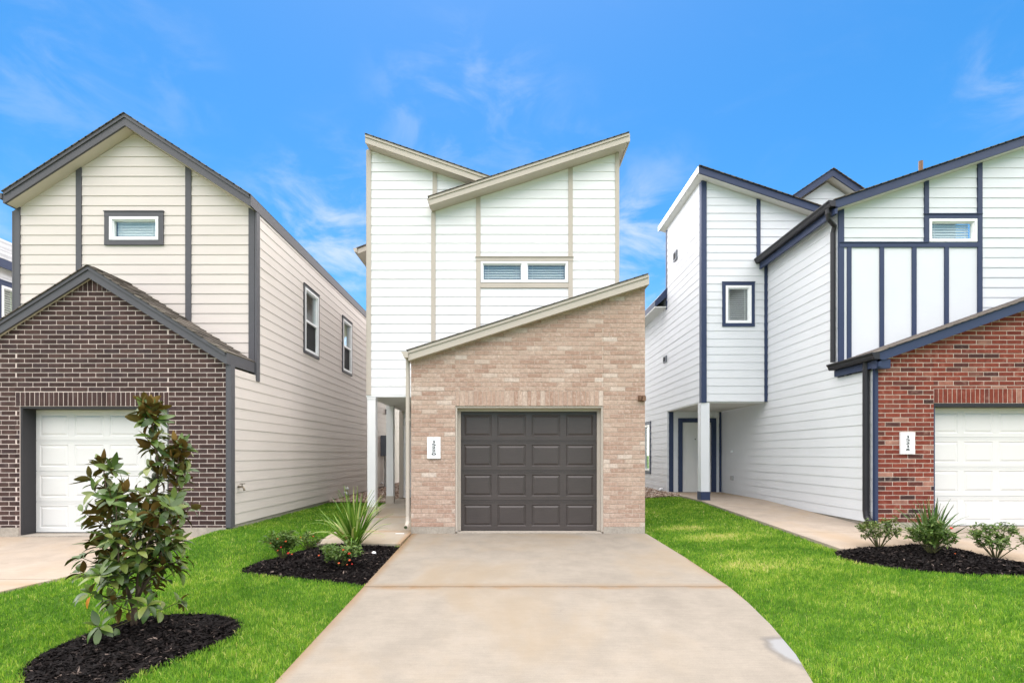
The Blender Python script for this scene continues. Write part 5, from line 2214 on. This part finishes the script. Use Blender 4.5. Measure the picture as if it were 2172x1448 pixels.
def spiky_plant(px, py, label, mat, n, height, spread, bed, hgt, seed):
    x, y = ground_at(px, py)
    z = bed_z(bed, hgt, x, y) - .01
    root = thing('iris_plant', label, 'plant', (x, y, z), 'upright sword-leaved plants in the beds')
    rs = random.Random(seed)
    vs = []
    for k in range(7):
        mb = MB()
        curl = (0.15, .3, .5, .8, 1.3, .1, 1.9)[k]
        seg = 7
        for i in range(seg + 1):
            t = i / seg
            w = .032 * (1 - t ** 2.2) * (.75 + .5 * min(1, t * 3))
            ang = curl * t * t
            yy = sum(math.sin(curl * (j / 20 * t) ** 2) for j in range(20)) / 20 * t
            zz = sum(math.cos(curl * (j / 20 * t) ** 2) for j in range(20)) / 20 * t
            wd = max(w, .001) / 2
            for sx in (-1, 0, 1):
                mb.v.append((sx * wd, yy - (.006 if sx == 0 else 0), zz))
                mb.rnd.append(0)
        for i in range(seg):
            for s_ in range(2):
                a = i * 3 + s_
                mb.face((a, a + 1, a + 4, a + 3))
        vs.append(mb.mesh('leaf_blade', mat, recalc=False, smooth=True))
    for k in range(n):
        out = rs.random() ** 1.3
        az = rs.uniform(0, 6.28)
        tilt = out * spread + rs.uniform(0, .08)
        me = vs[min(5, int(out * 4 + rs.random() * 2))] if rs.random() > .05 else vs[6]
        o = bpy.data.objects.new('leaf_blade', me)
        COL.objects.link(o)
        o.parent = root
        L = height * rs.uniform(.68, 1.08) * (1 - .15 * out)
        M4 = Matrix.Translation((math.cos(az + 1.57) * .05 * rs.random(), math.sin(az + 1.57) * .05 * rs.random(), 0)) @ Matrix.Rotation(az, 4, 'Z') @ Matrix.Rotation(-tilt, 4, 'X')
        M4 = M4 @ Matrix.Rotation(rs.uniform(-.6, .6), 4, 'Z')
        o.matrix_local = M4 @ Matrix.Diagonal((rs.uniform(.8, 1.2), L, L, 1))
    return root


spiky_plant(752, 1160, 'tall pale green sword-leaved plant in bed beside the tan brick garage', 'blade_green', 110, .88, .80, bed_mid, .06, 3)
spiky_plant(1975, 1158, 'dark green sword-leaved plant in bed before the red brick garage', 'blade_dark', 85, .70, .85, bed_right, .07, 5)


def rose_bush(px, py, label, w, h, nleaf, flowers, bed, hgt, seed, leaf='rose_leaf', openness=0.5):
    x, y = ground_at(px, py)
    z = bed_z(bed, hgt, x, y) - .01
    root = thing('rose_bush', label, 'bush', (x, y, z), 'low rose bushes in the mulch beds')
    B = Vector((x, y, z))
    rs = random.Random(seed)
    st = MB()
    tips = []
    ns = 13
    for k in range(ns):
        az = k * 2.4 + rs.uniform(-.4, .4)
        rr = rs.uniform(.25, 1.0)
        top = B + Vector((math.cos(az) * w / 2 * rr, math.sin(az) * w / 2 * rr * .9, h * rs.uniform(.6, 1.0) * (1.06 - .35 * rr * rr)))
        mid = B.lerp(top, .5) + Vector((math.cos(az) * .03, math.sin(az) * .03, .03))
        st.sweep([B + Vector((math.cos(az) * .012, math.sin(az) * .012, 0)), mid, top], [.0065, .005, .0025], 5)
        tips.append((mid, top))
        for q in range(3):
            t = rs.uniform(.35, .9)
            p0 = mid.lerp(top, t) if t > .5 else B.lerp(mid, .5 + t)
            p1 = p0 + Vector((rs.uniform(-1, 1), rs.uniform(-1, 1), rs.uniform(0, .9))).normalized() * rs.uniform(.06, .13)
            st.sweep([p0, p1], [.003, .0018], 4)
            tips.append((p0, p1))
    mk('stems', st, 'twig', root)
    V, FA, RN = [], [], []
    for k in range(nleaf):
        a, b = rs.choice(tips)
        c = a.lerp(b, rs.random() ** openness) + Vector((rs.gauss(0, .022), rs.gauss(0, .022), rs.gauss(0, .018)))
        if c.z < z + .03:
            c.z = z + .03 + rs.random() * .05
        L = rs.uniform(.019, .036)
        d = Vector((rs.gauss(0, 1), rs.gauss(0, 1), rs.gauss(.1, .5))).normalized()
        up = Vector((rs.gauss(0, .4), rs.gauss(0, .4), 1))
        n_ = (up - d * up.dot(d)).normalized()
        s_ = d.cross(n_)
        bI = len(V)
        wv = L * .38
        V += [tuple(c - d * L), tuple(c + s_ * wv + n_ * .003 - d * L * .15), tuple(c + d * L), tuple(c - s_ * wv + n_ * .003 - d * L * .15)]
        FA += [(bI, bI + 1, bI + 2), (bI, bI + 2, bI + 3)]
        r = min(1, max(0, rs.gauss(.42, .22)))
        RN += [r] * 4
    me = bpy.data.meshes.new('foliage')
    me.from_pydata(V, [], FA)
    me.materials.append(MT[leaf])
    at = me.attributes.new('rnd', 'FLOAT', 'POINT')
    at.data.foreach_set('value', RN)
    link('foliage', me, root)
    for (fx, fz, fm, fs_) in flowers:
        fs_ *= 0.62
        m = MB()
        c = B + Vector((fx, -w * .42 * rs.uniform(.5, 1.0), fz))
        for lay in range(3):
            for k in range(5):
                a = k * 1.257 + lay * .6
                rad = fs_ * (1.0, .75, .45)[lay]
                t_ = (.25, .6, 1.0)[lay]
                p0 = c
                up = Vector((0, -.55, .8)).normalized()
                e1 = Vector((1, 0, 0))
                e2 = up.cross(e1)
                d = (e1 * math.cos(a) + e2 * math.sin(a))
                s_ = (e1 * -math.sin(a) + e2 * math.cos(a))
                tip = c + d * rad + up * rad * t_
                bI = len(m.v)
                m.v += [tuple(c), tuple(c + d * rad * .6 + s_ * rad * .5 + up * rad * t_ * .5), tuple(tip), tuple(c + d * rad * .6 - s_ * rad * .5 + up * rad * t_ * .5)]
                m.rnd += [0] * 4
                m.face((bI, bI + 1, bI + 2, bI + 3))
        mk('flower', m, fm, root, recalc=False)


rp, op_, pp_ = 'red_petal', 'orange_petal', 'pink_petal'
rose_bush(601, 1184, 'rounded rose bush with small orange flowers at the left of its bed', .44, .37, 1150,
          [(-.03, .14, op_, .022), (.14, .12, rp, .028), (.17, .10, op_, .022), (.10, .27, op_, .024), (-.02, .30, op_, .018), (-.12, .24, op_, .016), (.05, .2, rp, .018)], bed_mid, .06, 21)
rose_bush(722, 1206, 'low spreading rose bush with red flowers in front of the pale sword-leaved plant', .58, .29, 1300,
          [(.16, .20, rp, .034), (.18, .13, op_, .026), (.06, .10, op_, .024), (.10, .25, op_, .024), (-.22, .17, op_, .02), (.19, .07, rp, .018), (.14, .07, op_, .02)], bed_mid, .06, 22)
rose_bush(655, 1160, 'small sparse rose bush at the back edge of the bed', .36, .24, 300,
          [(.12, .22, op_, .02), (-.08, .2, op_, .018), (.16, .12, op_, .02)], bed_mid, .06, 23, openness=.7)
rose_bush(1864, 1163, 'open yellowish rose bush at the left end of its bed by the black downspout', .70, .46, 1000, [], bed_right, .07, 31, 'rose_leaf_pale', .45)
rose_bush(1975, 1180, 'rose bush with two red flowers in front of the dark sword-leaved plant', .58, .42, 1500,
          [(.06, .37, rp, .034), (.17, .20, rp, .036), (.18, .04, op_, .018)], bed_right, .07, 32)
rose_bush(2112, 1183, 'leafy rose bush with a pink flower at the right end of its bed', .70, .48, 1250,
          [(.30, .42, pp_, .026)], bed_right, .07, 33, 'rose_leaf', .4)

# small white things lying about
x, y = ground_at(793, 1179)
z = bed_z(bed_mid, .06, x, y)
m = MB()
m.sweep([(x, y, z - .01), (x, y, z + .012), (x, y, z + .026), (x, y, z + .034)], [.030, .032, .026, .010], 12)
tag(mk('drain_cap', m, 'white_vinyl', smooth=True), 'small white round cap lying in the mulch by the driveway', 'cap')
m = MB()
x, y = ground_at(848, 1134)
zz = WZ(x, y)
m.box(x - .07, x + .07, y - .02, y + .02, zz + .001, zz + .006)
tag(mk('white_strip', m, 'white_vinyl'), 'thin white strip lying on the concrete walk beside the downspout', 'strip')
